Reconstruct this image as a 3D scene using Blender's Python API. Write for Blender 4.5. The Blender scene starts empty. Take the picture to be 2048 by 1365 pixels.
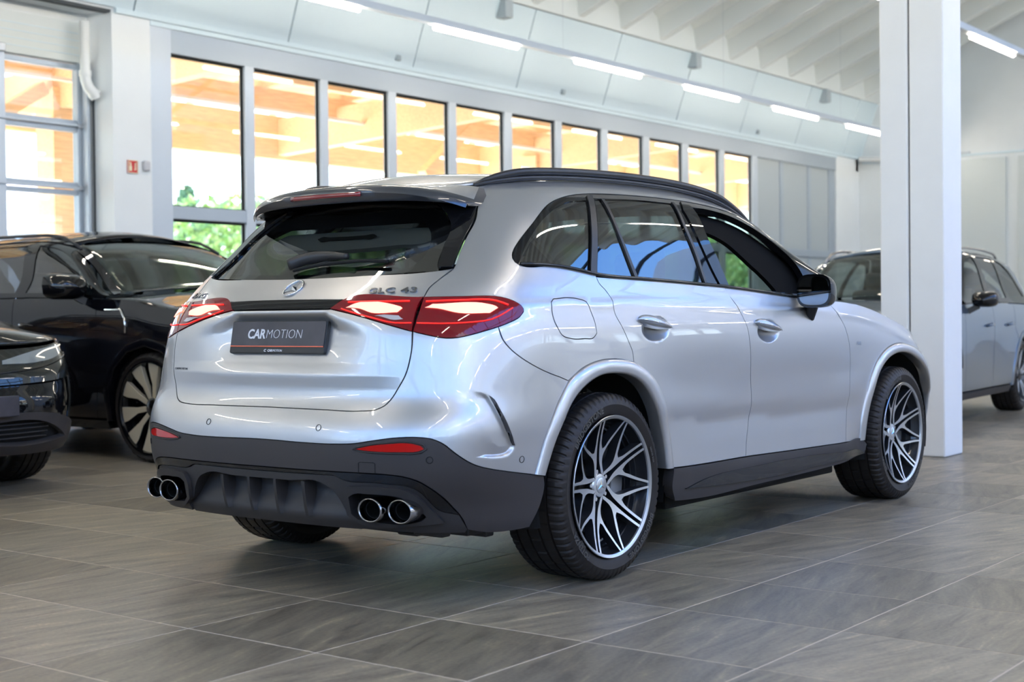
import bpy, bmesh, math, random
import numpy as np
from math import *
from mathutils import Vector, Matrix
from mathutils.geometry import delaunay_2d_cdt
random.seed(7); rng=np.random.RandomState(7)
SC=bpy.context.scene; COL=SC.collection
# ------------------------------------------------------------------ camera, sky, sun, exposure
YAW,PITCH,ROLL=0.650327403,-0.0177310804,-0.0106523724
fw=Vector((cos(YAW)*cos(PITCH),sin(YAW)*cos(PITCH),sin(PITCH)))
rt=Vector((sin(YAW),-cos(YAW),0)); up_=rt.cross(fw)
c_,s_=cos(ROLL),sin(ROLL)
rt2=rt*c_+up_*s_; up2=up_*c_-rt*s_
cam=bpy.data.cameras.new('camera'); co=bpy.data.objects.new('camera',cam); COL.objects.link(co)
M=Matrix(((rt2.x,up2.x,-fw.x,-4.581918),(rt2.y,up2.y,-fw.y,-3.944491),(rt2.z,up2.z,-fw.z,1.024617),(0,0,0,1)))
co.matrix_world=M
cam.sensor_width=36; cam.lens=2841.122*36/2048; cam.clip_end=400
cam.dof.use_dof=True; cam.dof.focus_distance=5.9; cam.dof.aperture_fstop=3.2
SC.camera=co
SC.view_settings.view_transform='Standard'; SC.view_settings.look='None'; SC.view_settings.gamma=1; SC.view_settings.exposure=0.4
SC.view_settings.use_curve_mapping=False
SC.cycles.use_denoising=True
SC.cycles.max_bounces=10; SC.cycles.diffuse_bounces=5; SC.cycles.glossy_bounces=5; SC.cycles.transparent_max_bounces=24; SC.cycles.transmission_bounces=6
SC.cycles.sample_clamp_indirect=6; SC.cycles.caustics_reflective=False; SC.cycles.caustics_refractive=False
W=bpy.data.worlds.new('sky'); SC.world=W; W.use_nodes=True
nt=W.node_tree; nt.nodes.clear()
tc=nt.nodes.new('ShaderNodeTexCoord'); sx=nt.nodes.new('ShaderNodeSeparateXYZ'); cr=nt.nodes.new('ShaderNodeValToRGB')
bg=nt.nodes.new('ShaderNodeBackground'); ow=nt.nodes.new('ShaderNodeOutputWorld')
nt.links.new(tc.outputs['Generated'],sx.inputs[0]); nt.links.new(sx.outputs['Z'],cr.inputs[0])
e=cr.color_ramp.elements
e[0].position=0.0;e[0].color=(.92,.96,1,1); e[1].position=1;e[1].color=(.06,.20,.66,1)
for p_,c in ((.10,(.80,.90,1,1)),(.24,(.22,.44,.93,1)),(.5,(.10,.30,.85,1))):
    q=e.new(p_); q.color=c
nt.links.new(cr.outputs[0],bg.inputs[0]); nt.links.new(bg.outputs[0],ow.inputs[0]); bg.inputs[1].default_value=4.2
sun=bpy.data.lights.new('sun','SUN'); sun.energy=20; sun.angle=.01; sun.color=(1,.93,.82)
so=bpy.data.objects.new('sun',sun); COL.objects.link(so); so.rotation_euler=Vector((-.35,-.62,-.85)).to_track_quat('-Z','Y').to_euler()
def portal(loc,rot,sx_,sy_):
    l=bpy.data.lights.new('window_portal','AREA'); l.shape='RECTANGLE'; l.size=sx_; l.size_y=sy_; l.cycles.is_portal=True
    o=bpy.data.objects.new('window_portal',l); COL.objects.link(o); o.location=loc; o.rotation_euler=rot
# ------------------------------------------------------------------ helpers
def tag(o,label=None,cat=None,group=None,kind=None):
    if label: o['label']=label
    if cat: o['category']=cat
    if group: o['group']=group
    if kind: o['kind']=kind
    return o
def empty(name,loc=(0,0,0),rz=0,parent=None):
    o=bpy.data.objects.new(name,None); COL.objects.link(o); o.location=loc; o.rotation_euler=(0,0,rz); o.empty_display_size=.1
    if parent: o.parent=parent
    return o
def mkobj(name,V,F,mat=None,parent=None,smooth=False,normals=None,mats=None,fm=None):
    me=bpy.data.meshes.new(name); me.from_pydata([tuple(map(float,v)) for v in V],[],[tuple(map(int,f)) for f in F]); me.validate()
    if smooth: me.polygons.foreach_set('use_smooth',[True]*len(me.polygons))
    for m in (mats or ([mat] if mat else [])): me.materials.append(m)
    if fm is not None: me.polygons.foreach_set('material_index',fm)
    if normals is not None and len(me.vertices)==len(normals): me.normals_split_custom_set_from_vertices([tuple(n) for n in normals])
    o=bpy.data.objects.new(name,me); COL.objects.link(o)
    if parent: o.parent=parent
    return o
class MB:
    def __init__(s): s.V=[];s.F=[]
    def add(s,V,F):
        b=len(s.V); s.V+= [tuple(v) for v in V]; s.F+=[tuple(i+b for i in f) for f in F]; return s
    def box(s,x0,x1,y0,y1,z0,z1):
        V=[(x,y,z) for x in (x0,x1) for y in (y0,y1) for z in (z0,z1)]
        return s.add(V,[(0,1,3,2),(4,6,7,5),(0,4,5,1),(2,3,7,6),(0,2,6,4),(1,5,7,3)])
    def beam(s,a,b,w,h,up=(0,0,1)):
        a=Vector(a);b=Vector(b);d=(b-a).normalized();u=Vector(up);u=u if abs(d.dot(u))<.99 else Vector((0,1,0));r=d.cross(u).normalized();u=r.cross(d)
        V=[p+r*(w/2)*i+u*(h/2)*j for p in (a,b) for i,j in ((-1,-1),(1,-1),(1,1),(-1,1))]
        return s.add(V,[(0,3,2,1),(4,5,6,7),(0,1,5,4),(1,2,6,5),(2,3,7,6),(3,0,4,7)])
    def tube(s,path,r,n=12,closed=False,caps=True,ry=None):
        path=[Vector(p) for p in path];m=len(path);V=[];F=[];rr=r if hasattr(r,'__len__') else [r]*m
        u=None
        for i,p in enumerate(path):
            d=(path[(i+1)%m]-path[i-1]) if (closed or 0<i<m-1) else (path[1]-path[0] if i==0 else path[-1]-path[-2])
            d.normalize()
            if u is None: u=Vector((0,0,1)) if abs(d.z)<.9 else Vector((1,0,0))
            u=(u-d*u.dot(d)).normalized(); w=d.cross(u)
            for k in range(n):
                a=2*pi*k/n; V.append(p+u*cos(a)*rr[i]+w*sin(a)*(ry or rr[i]))
        for i in range(m if closed else m-1):
            for k in range(n):
                j=(i+1)%m; F.append((i*n+k,i*n+(k+1)%n,j*n+(k+1)%n,j*n+k))
        if caps and not closed: F.append(tuple(range(n))[::-1]); F.append(tuple((m-1)*n+k for k in range(n)))
        return s.add(V,F)
    def prism(s,poly,fn0,fn1):
        n=len(poly);V=[fn0(p) for p in poly]+[fn1(p) for p in poly]
        F=[tuple(range(n))[::-1],tuple(range(n,2*n))]+[(i,(i+1)%n,n+(i+1)%n,n+i) for i in range(n)]
        return s.add(V,F)
    def lathe(s,prof,n=48,axis='y',c=(0,0,0),closed=False,a0=0,a1=2*pi):
        V=[];F=[];m=len(prof);full=abs(a1-a0-2*pi)<1e-6
        nn=n if full else n+1
        for k in range(nn):
            a=a0+(a1-a0)*k/n
            for r,h in prof:
                if axis=='y': V.append((c[0]+r*cos(a),c[1]+h,c[2]+r*sin(a)))
                elif axis=='z': V.append((c[0]+r*cos(a),c[1]+r*sin(a),c[2]+h))
                else: V.append((c[0]+h,c[1]+r*cos(a),c[2]+r*sin(a)))
        for k in range(n):
            k2=(k+1)%nn
            for i in range(m if closed else m-1):
                j=(i+1)%m; F.append((k*m+i,k2*m+i,k2*m+j,k*m+j))
        return s.add(V,F)
    def build(s,name,mat,parent=None,smooth=False,bevel=0,seg=2,subsurf=0,autosm=None):
        o=mkobj(name,s.V,s.F,mat,parent,smooth)
        bm=bmesh.new(); bm.from_mesh(o.data); bmesh.ops.recalc_face_normals(bm,faces=bm.faces); bm.to_mesh(o.data); bm.free()
        if bevel:
            m=o.modifiers.new('b','BEVEL'); m.width=bevel; m.segments=seg; m.limit_method='ANGLE'; m.angle_limit=.6
        if subsurf:
            m=o.modifiers.new('s','SUBSURF'); m.levels=m.render_levels=subsurf
        if autosm is not None:
            o.data.set_sharp_from_angle(angle=autosm)
        return o
# ------------------------------------------------------------------ materials
MATS={}
def mat(name,col=(.8,.8,.8),rough=.5,metal=0,coat=0,coat_r=.03,emit=None,es=0,spec=.5,noise=None,bump=None,trans=0,ior=1.5):
    if name in MATS: return MATS[name]
    m=bpy.data.materials.new(name); m.use_nodes=True; n=m.node_tree.nodes; l=m.node_tree.links; b=n['Principled BSDF']
    b.inputs['Base Color'].default_value=(*col,1); b.inputs['Roughness'].default_value=rough; b.inputs['Metallic'].default_value=metal
    b.inputs['Coat Weight'].default_value=coat; b.inputs['Coat Roughness'].default_value=coat_r; b.inputs['Specular IOR Level'].default_value=spec
    b.inputs['Transmission Weight'].default_value=trans; b.inputs['IOR'].default_value=ior
    if emit: b.inputs['Emission Color'].default_value=(*emit,1); b.inputs['Emission Strength'].default_value=es
    if noise or bump:
        t=n.new('ShaderNodeTexCoord'); mp=n.new('ShaderNodeMapping'); l.new(t.outputs['Object'],mp.inputs[0])
    if noise: # (scale, amount, stretch)
        sc,am,st=noise; mp.inputs['Scale'].default_value=st
        z=n.new('ShaderNodeTexNoise'); z.inputs['Scale'].default_value=sc; z.inputs['Detail'].default_value=5; l.new(mp.outputs[0],z.inputs[0])
        r=n.new('ShaderNodeValToRGB'); r.color_ramp.elements[0].position=.3; r.color_ramp.elements[1].position=.7
        r.color_ramp.elements[0].color=(*[max(0,c*(1-am)) for c in col],1); r.color_ramp.elements[1].color=(*[min(1,c*(1+am)) for c in col],1)
        l.new(z.outputs[0],r.inputs[0]); l.new(r.outputs[0],b.inputs['Base Color'])
    if bump: # (scale, strength, distance)
        z=n.new('ShaderNodeTexNoise'); z.inputs['Scale'].default_value=bump[0]; z.inputs['Detail'].default_value=4; l.new(mp.outputs[0] if not noise else t.outputs['Object'],z.inputs[0])
        bp=n.new('ShaderNodeBump'); bp.inputs['Strength'].default_value=bump[1]; bp.inputs['Distance'].default_value=bump[2]; l.new(z.outputs[0],bp.inputs['Height']); l.new(bp.outputs[0],b.inputs['Normal'])
    MATS[name]=m; return m
def glass(name,tint=(1,1,1),ior=1.5,boost=0,rough=0.0):
    if name in MATS: return MATS[name]
    m=bpy.data.materials.new(name); m.use_nodes=True; n=m.node_tree.nodes; l=m.node_tree.links; n.clear()
    o=n.new('ShaderNodeOutputMaterial'); mx=n.new('ShaderNodeMixShader'); t=n.new('ShaderNodeBsdfTransparent'); g=n.new('ShaderNodeBsdfGlossy'); f=n.new('ShaderNodeFresnel')
    t.inputs[0].default_value=(*tint,1); g.inputs['Roughness'].default_value=rough; f.inputs[0].default_value=ior
    ge=n.new('ShaderNodeNewGeometry'); im=n.new('ShaderNodeMath'); im.operation='MULTIPLY_ADD'; im.inputs[1].default_value=1/ior-ior; im.inputs[2].default_value=ior
    l.new(ge.outputs['Backfacing'],im.inputs[0]); l.new(im.outputs[0],f.inputs[0])
    ad=n.new('ShaderNodeMath'); ad.operation='ADD'; ad.inputs[1].default_value=boost; ad.use_clamp=True
    l.new(f.outputs[0],ad.inputs[0]); l.new(ad.outputs[0],mx.inputs[0]); l.new(t.outputs[0],mx.inputs[1]); l.new(g.outputs[0],mx.inputs[2]); l.new(mx.outputs[0],o.inputs[0])
    MATS[name]=m; return m
def paint(name,col,metal=.75,rough=.34,coat=1):
    m=mat(name,col,rough,metal,coat,.015)
    n=m.node_tree.nodes;l=m.node_tree.links
    if 'fl' not in n:
        t=n.new('ShaderNodeTexCoord'); z=n.new('ShaderNodeTexNoise'); z.name='fl'; z.inputs['Scale'].default_value=1500; z.inputs['Detail'].default_value=1
        bp=n.new('ShaderNodeBump'); bp.inputs['Strength'].default_value=.06; bp.inputs['Distance'].default_value=.001
        l.new(t.outputs['Object'],z.inputs[0]); l.new(z.outputs[0],bp.inputs['Height']); l.new(bp.outputs[0],n['Principled BSDF'].inputs['Normal'])
    return m
SILVER=paint('silver_paint',(.535,.54,.555),.86,.36)
BLACKGLOSS=mat('black_gloss',(.005,.005,.006),.08,0,1,.01,spec=.0)
SATIN=mat('satin_black',(.018,.018,.02),.38)
PLASTIC=mat('dark_plastic',(.044,.038,.037),.55,spec=.4,bump=(900,.12,.0006))
PLASTIC2=mat('darker_plastic',(.026,.023,.023),.5,bump=(900,.1,.0006))
VOIDM=mat('void_black',(.004,.004,.004),.9)
RUBBER=mat('tyre_rubber',(.019,.015,.013),.50,spec=.35,bump=(160,.12,.002))
CHROME=mat('chrome',(.75,.75,.76),.08,1)
BADGE=mat('badge_chrome',(.30,.30,.315),.14,1)
DCHROME=mat('dark_chrome',(.38,.36,.35),.12,1)
MACH=mat('machined_alloy',(.66,.68,.71),.34,1)
RIMD=mat('wheel_dark_paint',(.03,.031,.035),.28,.5,.6)
IRON=mat('brake_iron',(.09,.085,.08),.4,.9)
TEAL=mat('mirror_glass',(.22,.23,.25),.02,1)
TINT=glass('tinted_glass',(.09,.10,.105),1.55,.13)
TINT2=glass('rear_window_glass',(.44,.47,.43),1.5,.15)
CLEAR=glass('clear_glass',(.80,.88,.85),1.5)
PANE=glass('window_pane_glass',(.93,.97,.96),1.45)
# ------------------------------------------------------------------ master surface of a car body
def _spl(xk,yk):
    xk=np.asarray(xk,float);yk=np.asarray(yk,float);n=len(xk);h=np.diff(xk);d=np.diff(yk)/h
    m=np.zeros(n);m[1:-1]=(d[:-1]*h[1:]+d[1:]*h[:-1])/(h[1:]+h[:-1]);m[0]=d[0];m[-1]=d[-1]
    def f(x):
        x=np.clip(np.asarray(x,float),xk[0],xk[-1]);i=np.clip(np.searchsorted(xk,x)-1,0,n-2)
        t=(x-xk[i])/h[i];t2=t*t;t3=t2*t
        return (2*t3-3*t2+1)*yk[i]+(t3-2*t2+t)*h[i]*m[i]+(-2*t3+3*t2)*yk[i+1]+(t3-t2)*h[i]*m[i+1]
    return f
def _smooth(xk,yk,N=500,s=7):
    f=_spl(xk,yk);x=np.linspace(xk[0],xk[-1],N);y=f(x);k=np.ones(2*s+1)/(2*s+1)
    for _ in range(2):
        yp=np.concatenate([2*y[0]-y[s:0:-1],y,2*y[-1]-y[-2:-s-2:-1]]);y=np.convolve(yp,k,'valid')
    return _spl(x,y)
def sstep(a,b,x): t=np.clip((x-a)/(b-a),0,1); return t*t*(3-2*t)
class Body:
    def cols(s,v):
        q=np.clip((v-s.vr[0])/s.h,0,s.nt-1-1e-9);i=q.astype(int);t=(q-i)[...,None];t2=t*t;t3=t2*t
        r=(2*t3-3*t2+1)*s.T[i]+(t3-2*t2+t)*s.Tm[i]+(3*t2-2*t3)*s.T[i+1]+(t3-t2)*s.Tm[i+1]
        return np.moveaxis(r,-1,0)
    # KN columns: v, z, halfwidth, rear extent, roof fraction, rear corner centre, rear exponent, front extent, front corner centre, front exponent
    def __init__(s,KN,rf,wd,zf,nar,wheels,bulge=.016,waist=.016,disp=None,nst=500,sm=7):
        KN=np.array(KN,float);s.vr=(KN[0,0],KN[-1,0]);s.nt=1200;vv=np.linspace(*s.vr,s.nt);b=sstep(1.04,1.20,vv)
        s.T=np.stack([_smooth(KN[:,0],KN[:,i],nst,sm)(vv)*(1-b)+_smooth(KN[:,0],KN[:,i],nst,int(sm*3.2))(vv)*b for i in range(1,KN.shape[1])],1);s.h=vv[1]-vv[0];s.Tm=np.gradient(s.T,axis=0)
        s.rf=_smooth(*rf);s.wd=_smooth(*wd);s.zf=_smooth(*zf);s.nar=_smooth(*nar);s.wh=wheels;s.b=bulge;s.wa=waist;s.disp=disp
    def P(s,S,v):
        S=np.asarray(S,float);v=np.asarray(v,float);S,v=np.broadcast_arrays(S,v)
        sg=np.where(S<0,-1.,1.);a_=np.abs(S);u=a_-1
        z,w,r,hf,xc,n,fe,xf,nf=s.cols(v)
        a=r+xc;ph=np.clip(-u,0,1)*np.pi/2
        sn=np.sin(ph)+1e-12;c=np.abs(np.cos(ph))+1e-12
        R_=((sn/a)**n+(c/w)**n)**(-1/n)
        x=np.where(u<0,xc-R_*sn,xc+u);y=np.where(u<0,R_*c,w)
        af=fe-xf;q=xc+u-xf;pf=np.clip(q,0,1)*np.pi/2;sf=np.sin(pf)+1e-12;cf=np.abs(np.cos(pf))+1e-12
        Rf=((sf/np.maximum(af,.05))**nf+(cf/w)**nf)**(-1/nf)
        fr=(q>0)&(u>0);x=np.where(fr,xf+Rf*sf,x);y=np.where(fr,Rf*cf,y)
        cc=np.where(u<0,c,np.where(fr,cf,1))
        y=y-s.nar(x)*1.6*sstep(1.04,1.55,v)*cc
        y=y+hf*s.wd(x)*cc
        for x0 in s.wh: y=y+s.b*np.exp(-((x-x0)/.42)**4)*np.exp(-((np.minimum(v,1.)-.45)/.36)**4)*np.clip(np.where(cc<1,cc*1.6-.3*(cc<.99),1),0,1)
        y=y-s.wa*np.exp(-((x-sum(s.wh)/2)/.62)**4)*np.exp(-((v-.5)/.24)**4)
        z=z+hf*s.rf(x)+np.clip((v-.55)/.5,0,1)*s.zf(x)
        return np.stack([x,-y*sg,z],-1)
    def N0(s,S,v,e=1e-3,P=None):
        P=P or s.P;S=np.asarray(S,float);v=np.asarray(v,float);sg=np.where(S<0,-1.,1.)[...,None]
        vl=np.clip(v-e,*s.vr);vh=np.clip(v+e,*s.vr)
        n=np.cross(P(S+e,v)-P(S-e,v),P(S,vh)-P(S,vl))
        return n/(np.linalg.norm(n,axis=-1,keepdims=True)+1e-15)
    def Q(s,S,v):
        p=s.P(S,v)
        return p if s.disp is None else p+s.N0(S,v)*s.disp(np.abs(np.asarray(S,float)),np.asarray(v,float))[...,None]
    def surf(s,S,v,off=0):
        p=s.Q(S,v);n=s.N0(S,v,P=s.Q);return p+n*off,n
    def S_of(s,x,v,side=1):   # s for a given x on the flank
        return side*(np.asarray(x,float)-s.cols(np.asarray(v,float))[4]+1)
    def v_of(s,x,z):
        x=np.asarray(x,float);v=np.array(z,float)*np.ones_like(x)
        for _ in range(30):
            p=s.P(s.S_of(x,v),v)[...,2];v=np.clip(v-(p-z),*s.vr)
        return v
    def fl(s,x,z): # flank (x,z) -> (S,v)
        v=s.v_of(x,z);return s.S_of(x,v),v
def resample(L,sp=.014,corner=38,closed=True):
    L=np.array(L,float);n=len(L);out=[]
    def ang(i):
        a=L[i]-L[i-1];b=L[(i+1)%n]-L[i];c=np.dot(a,b)/(np.linalg.norm(a)*np.linalg.norm(b)+1e-12);return degrees(acos(max(-1,min(1,c))))
    isC=[(not closed and i in (0,n-1)) or ang(i)>corner for i in range(n)]
    T=np.zeros((n,2))
    for i in range(n):
        a=L[i]-L[i-1];b=L[(i+1)%n]-L[i];la,lb=np.linalg.norm(a)+1e-12,np.linalg.norm(b)+1e-12
        T[i]=(a/la*lb+b/lb*la)/(la+lb)
    for i in range(n if closed else n-1):
        j=(i+1)%n;d=np.linalg.norm(L[j]-L[i]);m=max(1,int(round(d/sp)));dr=(L[j]-L[i])/(d+1e-12)
        t0=dr if isC[i] else T[i];t1=dr if isC[j] else T[j]
        for k in range(m):
            t=k/m;t2,t3=t*t,t*t*t
            out.append((2*t3-3*t2+1)*L[i]+(t3-2*t2+t)*d*t0+(-2*t3+3*t2)*L[j]+(t3-t2)*d*t1)
    if not closed: out.append(L[-1])
    return np.array(out)
def inpoly(pts,poly):
    x,y=pts[:,0],pts[:,1];c=np.zeros(len(pts),bool);px,py=poly[:,0],poly[:,1];j=len(poly)-1
    for i in range(len(poly)):
        if abs(py[j]-py[i])>1e-14:
            m=((py[i]>y)!=(py[j]>y))&(x<(px[j]-px[i])*(y-py[i])/(py[j]-py[i])+px[i]);c^=m
        j=i
    return c
def area2(p): return np.sum(p[:,0]*np.roll(p[:,1],-1)-np.roll(p[:,0],-1)*p[:,1])
def inset(p,g):
    if area2(p)<0: g=-g
    d=np.roll(p,-1,0)-np.roll(p,1,0);d/=np.linalg.norm(d,axis=1,keepdims=True)+1e-12
    return p+np.stack([-d[:,1],d[:,0]],1)*g
def panel(body,name,loop,mt,parent,off=0.,th=.012,sp=.026,holes=(),g=.0017,side=1,rs=.014,corner=38,both=False,skirt=True,raw=False,fine=(),pts=None):
    if both: return [panel(body,name,loop,mt,parent,off,th,sp,holes,g,sd,rs,corner,False,skirt,False,fine,pts) for sd in (1,-1)]
    B=[inset(resample(loop,rs,corner),g)]+[inset(resample(h,rs,corner),-g) for h in holes]
    V2=np.concatenate(B);E=[];k=0
    for b in B: E+=[(k+i,k+(i+1)%len(b)) for i in range(len(b))];k+=len(b)
    lo,hi=B[0].min(0),B[0].max(0)
    nx=max(2,int((hi[0]-lo[0])/sp));ny=max(2,int((hi[1]-lo[1])/sp))
    gx,gy=np.meshgrid(np.linspace(lo[0],hi[0],nx+1),np.linspace(lo[1],hi[1],ny+1));gx=gx+(np.arange(ny+1)%2)[:,None]*sp*.5
    G=np.stack([gx.ravel(),gy.ravel()],1);m=inpoly(G,B[0])
    for b in B[1:]: m&=~inpoly(G,b)
    G=G[m]
    if len(G):
        dmin=np.full(len(G),9.)
        for i in range(0,len(V2),200):
            dmin=np.minimum(dmin,np.sqrt(((G[:,None]-V2[None,i:i+200])**2).sum(-1)).min(1))
        G=G[dmin>sp*.45]
    for (a0,a1,b0,b1,fs) in fine:
        if len(G): G=G[~((G[:,0]>a0)&(G[:,0]<a1)&(G[:,1]>b0)&(G[:,1]<b1))]
        gx,gy=np.meshgrid(np.arange(a0,a1+1e-6,fs),np.arange(b0,b1+1e-6,fs));gx=gx+(np.arange(gx.shape[0])%2)[:,None]*fs*.5
        H=np.stack([gx.ravel(),gy.ravel()],1);m=inpoly(H,B[0])
        for b in B[1:]: m&=~inpoly(H,b)
        H=H[m]
        if len(H):
            dm=np.full(len(H),9.)
            for i in range(0,len(V2),200): dm=np.minimum(dm,np.sqrt(((H[:,None]-V2[None,i:i+200])**2).sum(-1)).min(1))
            H=H[dm>fs*.5];G=np.concatenate([G,H]) if len(G) else H
    if pts is not None:
        if len(G):
            dm=np.full(len(G),9.)
            for i in range(0,len(pts),200): dm=np.minimum(dm,np.sqrt(((G[:,None]-pts[None,i:i+200])**2).sum(-1)).min(1))
            G=G[dm>.004]
        G=np.concatenate([G,pts])
    A=np.concatenate([V2,G]) if len(G) else V2
    r=delaunay_2d_cdt([Vector(p) for p in A],E,[],0,1e-7)
    vv=np.array([tuple(p) for p in r[0]]);ff=np.array([f for f in r[2] if len(f)==3])
    cen=vv[ff].mean(1);m=inpoly(cen,B[0])
    for b in B[1:]: m&=~inpoly(cen,b)
    ff=ff[m]
    t=vv[ff];ar=(t[:,1,0]-t[:,0,0])*(t[:,2,1]-t[:,0,1])-(t[:,2,0]-t[:,0,0])*(t[:,1,1]-t[:,0,1])
    ff[ar<0]=ff[ar<0][:,::-1]
    offv=off(vv[:,0],vv[:,1]) if callable(off) else off
    if callable(off): p,n=body.surf(vv[:,0],vv[:,1]); p=p+n*offv[:,None]
    else: p,n=body.surf(vv[:,0],vv[:,1],off)
    if callable(off):
        e=1e-3;f_=lambda a,b:(lambda q:q[0]+q[1]*off(a,b)[:,None])(body.surf(a,b))
        n=np.cross(f_(vv[:,0]+e,vv[:,1])-f_(vv[:,0]-e,vv[:,1]),f_(vv[:,0],vv[:,1]+e)-f_(vv[:,0],vv[:,1]-e));n/=np.linalg.norm(n,axis=1,keepdims=True)+1e-12
    if side==-1:
        p=p*[1,-1,1];n=n*[1,-1,1];ff=ff[:,::-1]
    V=p;Nn=n;F=[tuple(f) for f in ff]
    if skirt:
        from collections import Counter
        cnt=Counter()
        for f in F:
            for i in range(3): cnt[(f[i],f[(i+1)%3])]+=1
        bd=[e_ for e_ in cnt if (e_[1],e_[0]) not in cnt]
        ids=sorted({i for e_ in bd for i in e_});b0=len(V)
        ix={v:i for i,v in enumerate(ids)};m=len(ids)
        out=np.zeros((m,3))
        for a,b in bd:
            d=V[b]-V[a];o_=np.cross(d,Nn[a]);o_/=np.linalg.norm(o_)+1e-12
            out[ix[a]]+=o_;out[ix[b]]+=o_
        out/=np.linalg.norm(out,axis=1,keepdims=True)+1e-12
        Vi=V[ids];Ni=Nn[ids]
        V=np.concatenate([V,Vi,Vi-Ni*th]);Nn=np.concatenate([Nn,out,out])
        for a,b in bd: F.append((b,a,b0+ix[a],b0+ix[b]))  # degenerate bridge removed below
        F=F[:len(F)-len(bd)]
        for a,b in bd: F.append((b0+ix[b],b0+ix[a],b0+m+ix[a],b0+m+ix[b]))
    if raw: return V,F,Nn
    return mkobj(name,V,F,mt,parent,True,Nn)
def bpath(body,L,off=0,side=1,rs=.02,closed=False,corner=60):
    p=resample(L,rs,corner,closed);q,n=body.surf(p[:,0],p[:,1],off)
    if side==-1: q=q*[1,-1,1]
    return q
def text_mesh(txt,size,ext=.001,shear=0,sp=1.0,bold=0):
    c=bpy.data.curves.new('t','FONT');c.body=txt;c.size=size;c.extrude=ext;c.shear=shear;c.space_character=sp;c.offset=bold;c.align_x='CENTER';c.align_y='CENTER';c.resolution_u=3
    o=bpy.data.objects.new('t',c);COL.objects.link(o);dg=bpy.context.evaluated_depsgraph_get();me=bpy.data.meshes.new_from_object(o.evaluated_get(dg))
    V=np.array([tuple(v.co) for v in me.vertices]);F=[tuple(p.vertices) for p in me.polygons]
    bpy.data.objects.remove(o);bpy.data.meshes.remove(me);return V,F
def text_obj(name,txt,size,fn,mt,parent,**k):
    V,F=text_mesh(txt,size,**k)
    if not len(V): return None
    return mkobj(name,fn(V) if getattr(fn,'batch',False) else [fn(v) for v in V],F,mt,parent)
# ================================================================== SHOWROOM
WALL=mat('wall_white',(.75,.79,.82),.75,noise=(1.2,.03,(1,1,1)))
COLW=mat('column_white',(.90,.89,.87),.7,noise=(3,.02,(1,1,1)),bump=(14,.15,.004))
CEIL=mat('ceiling_white',(.62,.65,.64),.8)
PANELM=mat('panel_blue_white',(.64,.76,.83),.55)
ALU=mat('aluminium_grey',(.37,.43,.50),.42,.25)
ALU2=mat('aluminium_light',(.48,.54,.61),.42,.25)
DARKJ=mat('dark_joint',(.07,.08,.09),.8)
TUBE=mat('tube_light',(1,1,1),.4,emit=(1,.88,.72),es=40)
GROUT=mat('grout',(.62,.52,.41),.8)
def struct(o): return tag(o,kind='structure')
# floor
def tile_mat():
    m=bpy.data.materials.new('slate_tile');m.use_nodes=True;n=m.node_tree.nodes;l=m.node_tree.links;b=n['Principled BSDF']
    t=n.new('ShaderNodeTexCoord');oi=n.new('ShaderNodeObjectInfo');mp=n.new('ShaderNodeMapping')
    cx=n.new('ShaderNodeCombineXYZ');mu=n.new('ShaderNodeMath');mu.operation='MULTIPLY';mu.inputs[1].default_value=37
    l.new(oi.outputs['Random'],mu.inputs[0]);l.new(mu.outputs[0],cx.inputs[0]);l.new(mu.outputs[0],cx.inputs[1]);l.new(cx.outputs[0],mp.inputs['Location'])
    ro=n.new('ShaderNodeMath');ro.operation='MULTIPLY_ADD';ro.inputs[1].default_value=.9;ro.inputs[2].default_value=-.45;l.new(oi.outputs['Random'],ro.inputs[0])
    cz=n.new('ShaderNodeCombineXYZ');l.new(ro.outputs[0],cz.inputs[2]);l.new(cz.outputs[0],mp.inputs['Rotation'])
    l.new(t.outputs['Object'],mp.inputs[0])
    m2=n.new('ShaderNodeMapping');m2.inputs['Scale'].default_value=(1.2,7,1);l.new(mp.outputs[0],m2.inputs[0])
    z=n.new('ShaderNodeTexNoise');z.inputs['Scale'].default_value=2.2;z.inputs['Detail'].default_value=9;z.inputs['Roughness'].default_value=.68;z.inputs['Distortion'].default_value=.6;l.new(m2.outputs[0],z.inputs[0])
    z2=n.new('ShaderNodeTexNoise');z2.inputs['Scale'].default_value=70;z2.inputs['Detail'].default_value=4;l.new(mp.outputs[0],z2.inputs[0])
    r=n.new('ShaderNodeValToRGB');e=r.color_ramp.elements;e[0].position=.30;e[0].color=(.114,.096,.072,1);e[1].position=.74;e[1].color=(.46,.375,.235,1)
    q=e.new(.48);q.color=(.212,.180,.131,1);q=e.new(.60);q.color=(.272,.230,.160,1)
    ad=n.new('ShaderNodeMath');ad.operation='MULTIPLY_ADD';ad.inputs[1].default_value=.34;l.new(z2.outputs[0],ad.inputs[0])
    sb=n.new('ShaderNodeMath');sb.operation='ADD';sb.inputs[1].default_value=-.17;l.new(z.outputs[0],sb.inputs[0]);l.new(sb.outputs[0],ad.inputs[2])
    l.new(ad.outputs[0],r.inputs[0])
    hs=n.new('ShaderNodeHueSaturation');mv=n.new('ShaderNodeMath');mv.operation='MULTIPLY_ADD';mv.inputs[1].default_value=.6;mv.inputs[2].default_value=.75
    l.new(oi.outputs['Random'],mv.inputs[0]);l.new(mv.outputs[0],hs.inputs['Value']);l.new(r.outputs[0],hs.inputs['Color']);l.new(hs.outputs[0],b.inputs['Base Color'])
    b.inputs['Roughness'].default_value=.36;b.inputs['Specular IOR Level'].default_value=.5
    bp=n.new('ShaderNodeBump');bp.inputs['Strength'].default_value=.35;bp.inputs['Distance'].default_value=.004;l.new(ad.outputs[0],bp.inputs['Height']);l.new(bp.outputs[0],b.inputs['Normal'])
    return m
SLATE=tile_mat()
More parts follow.
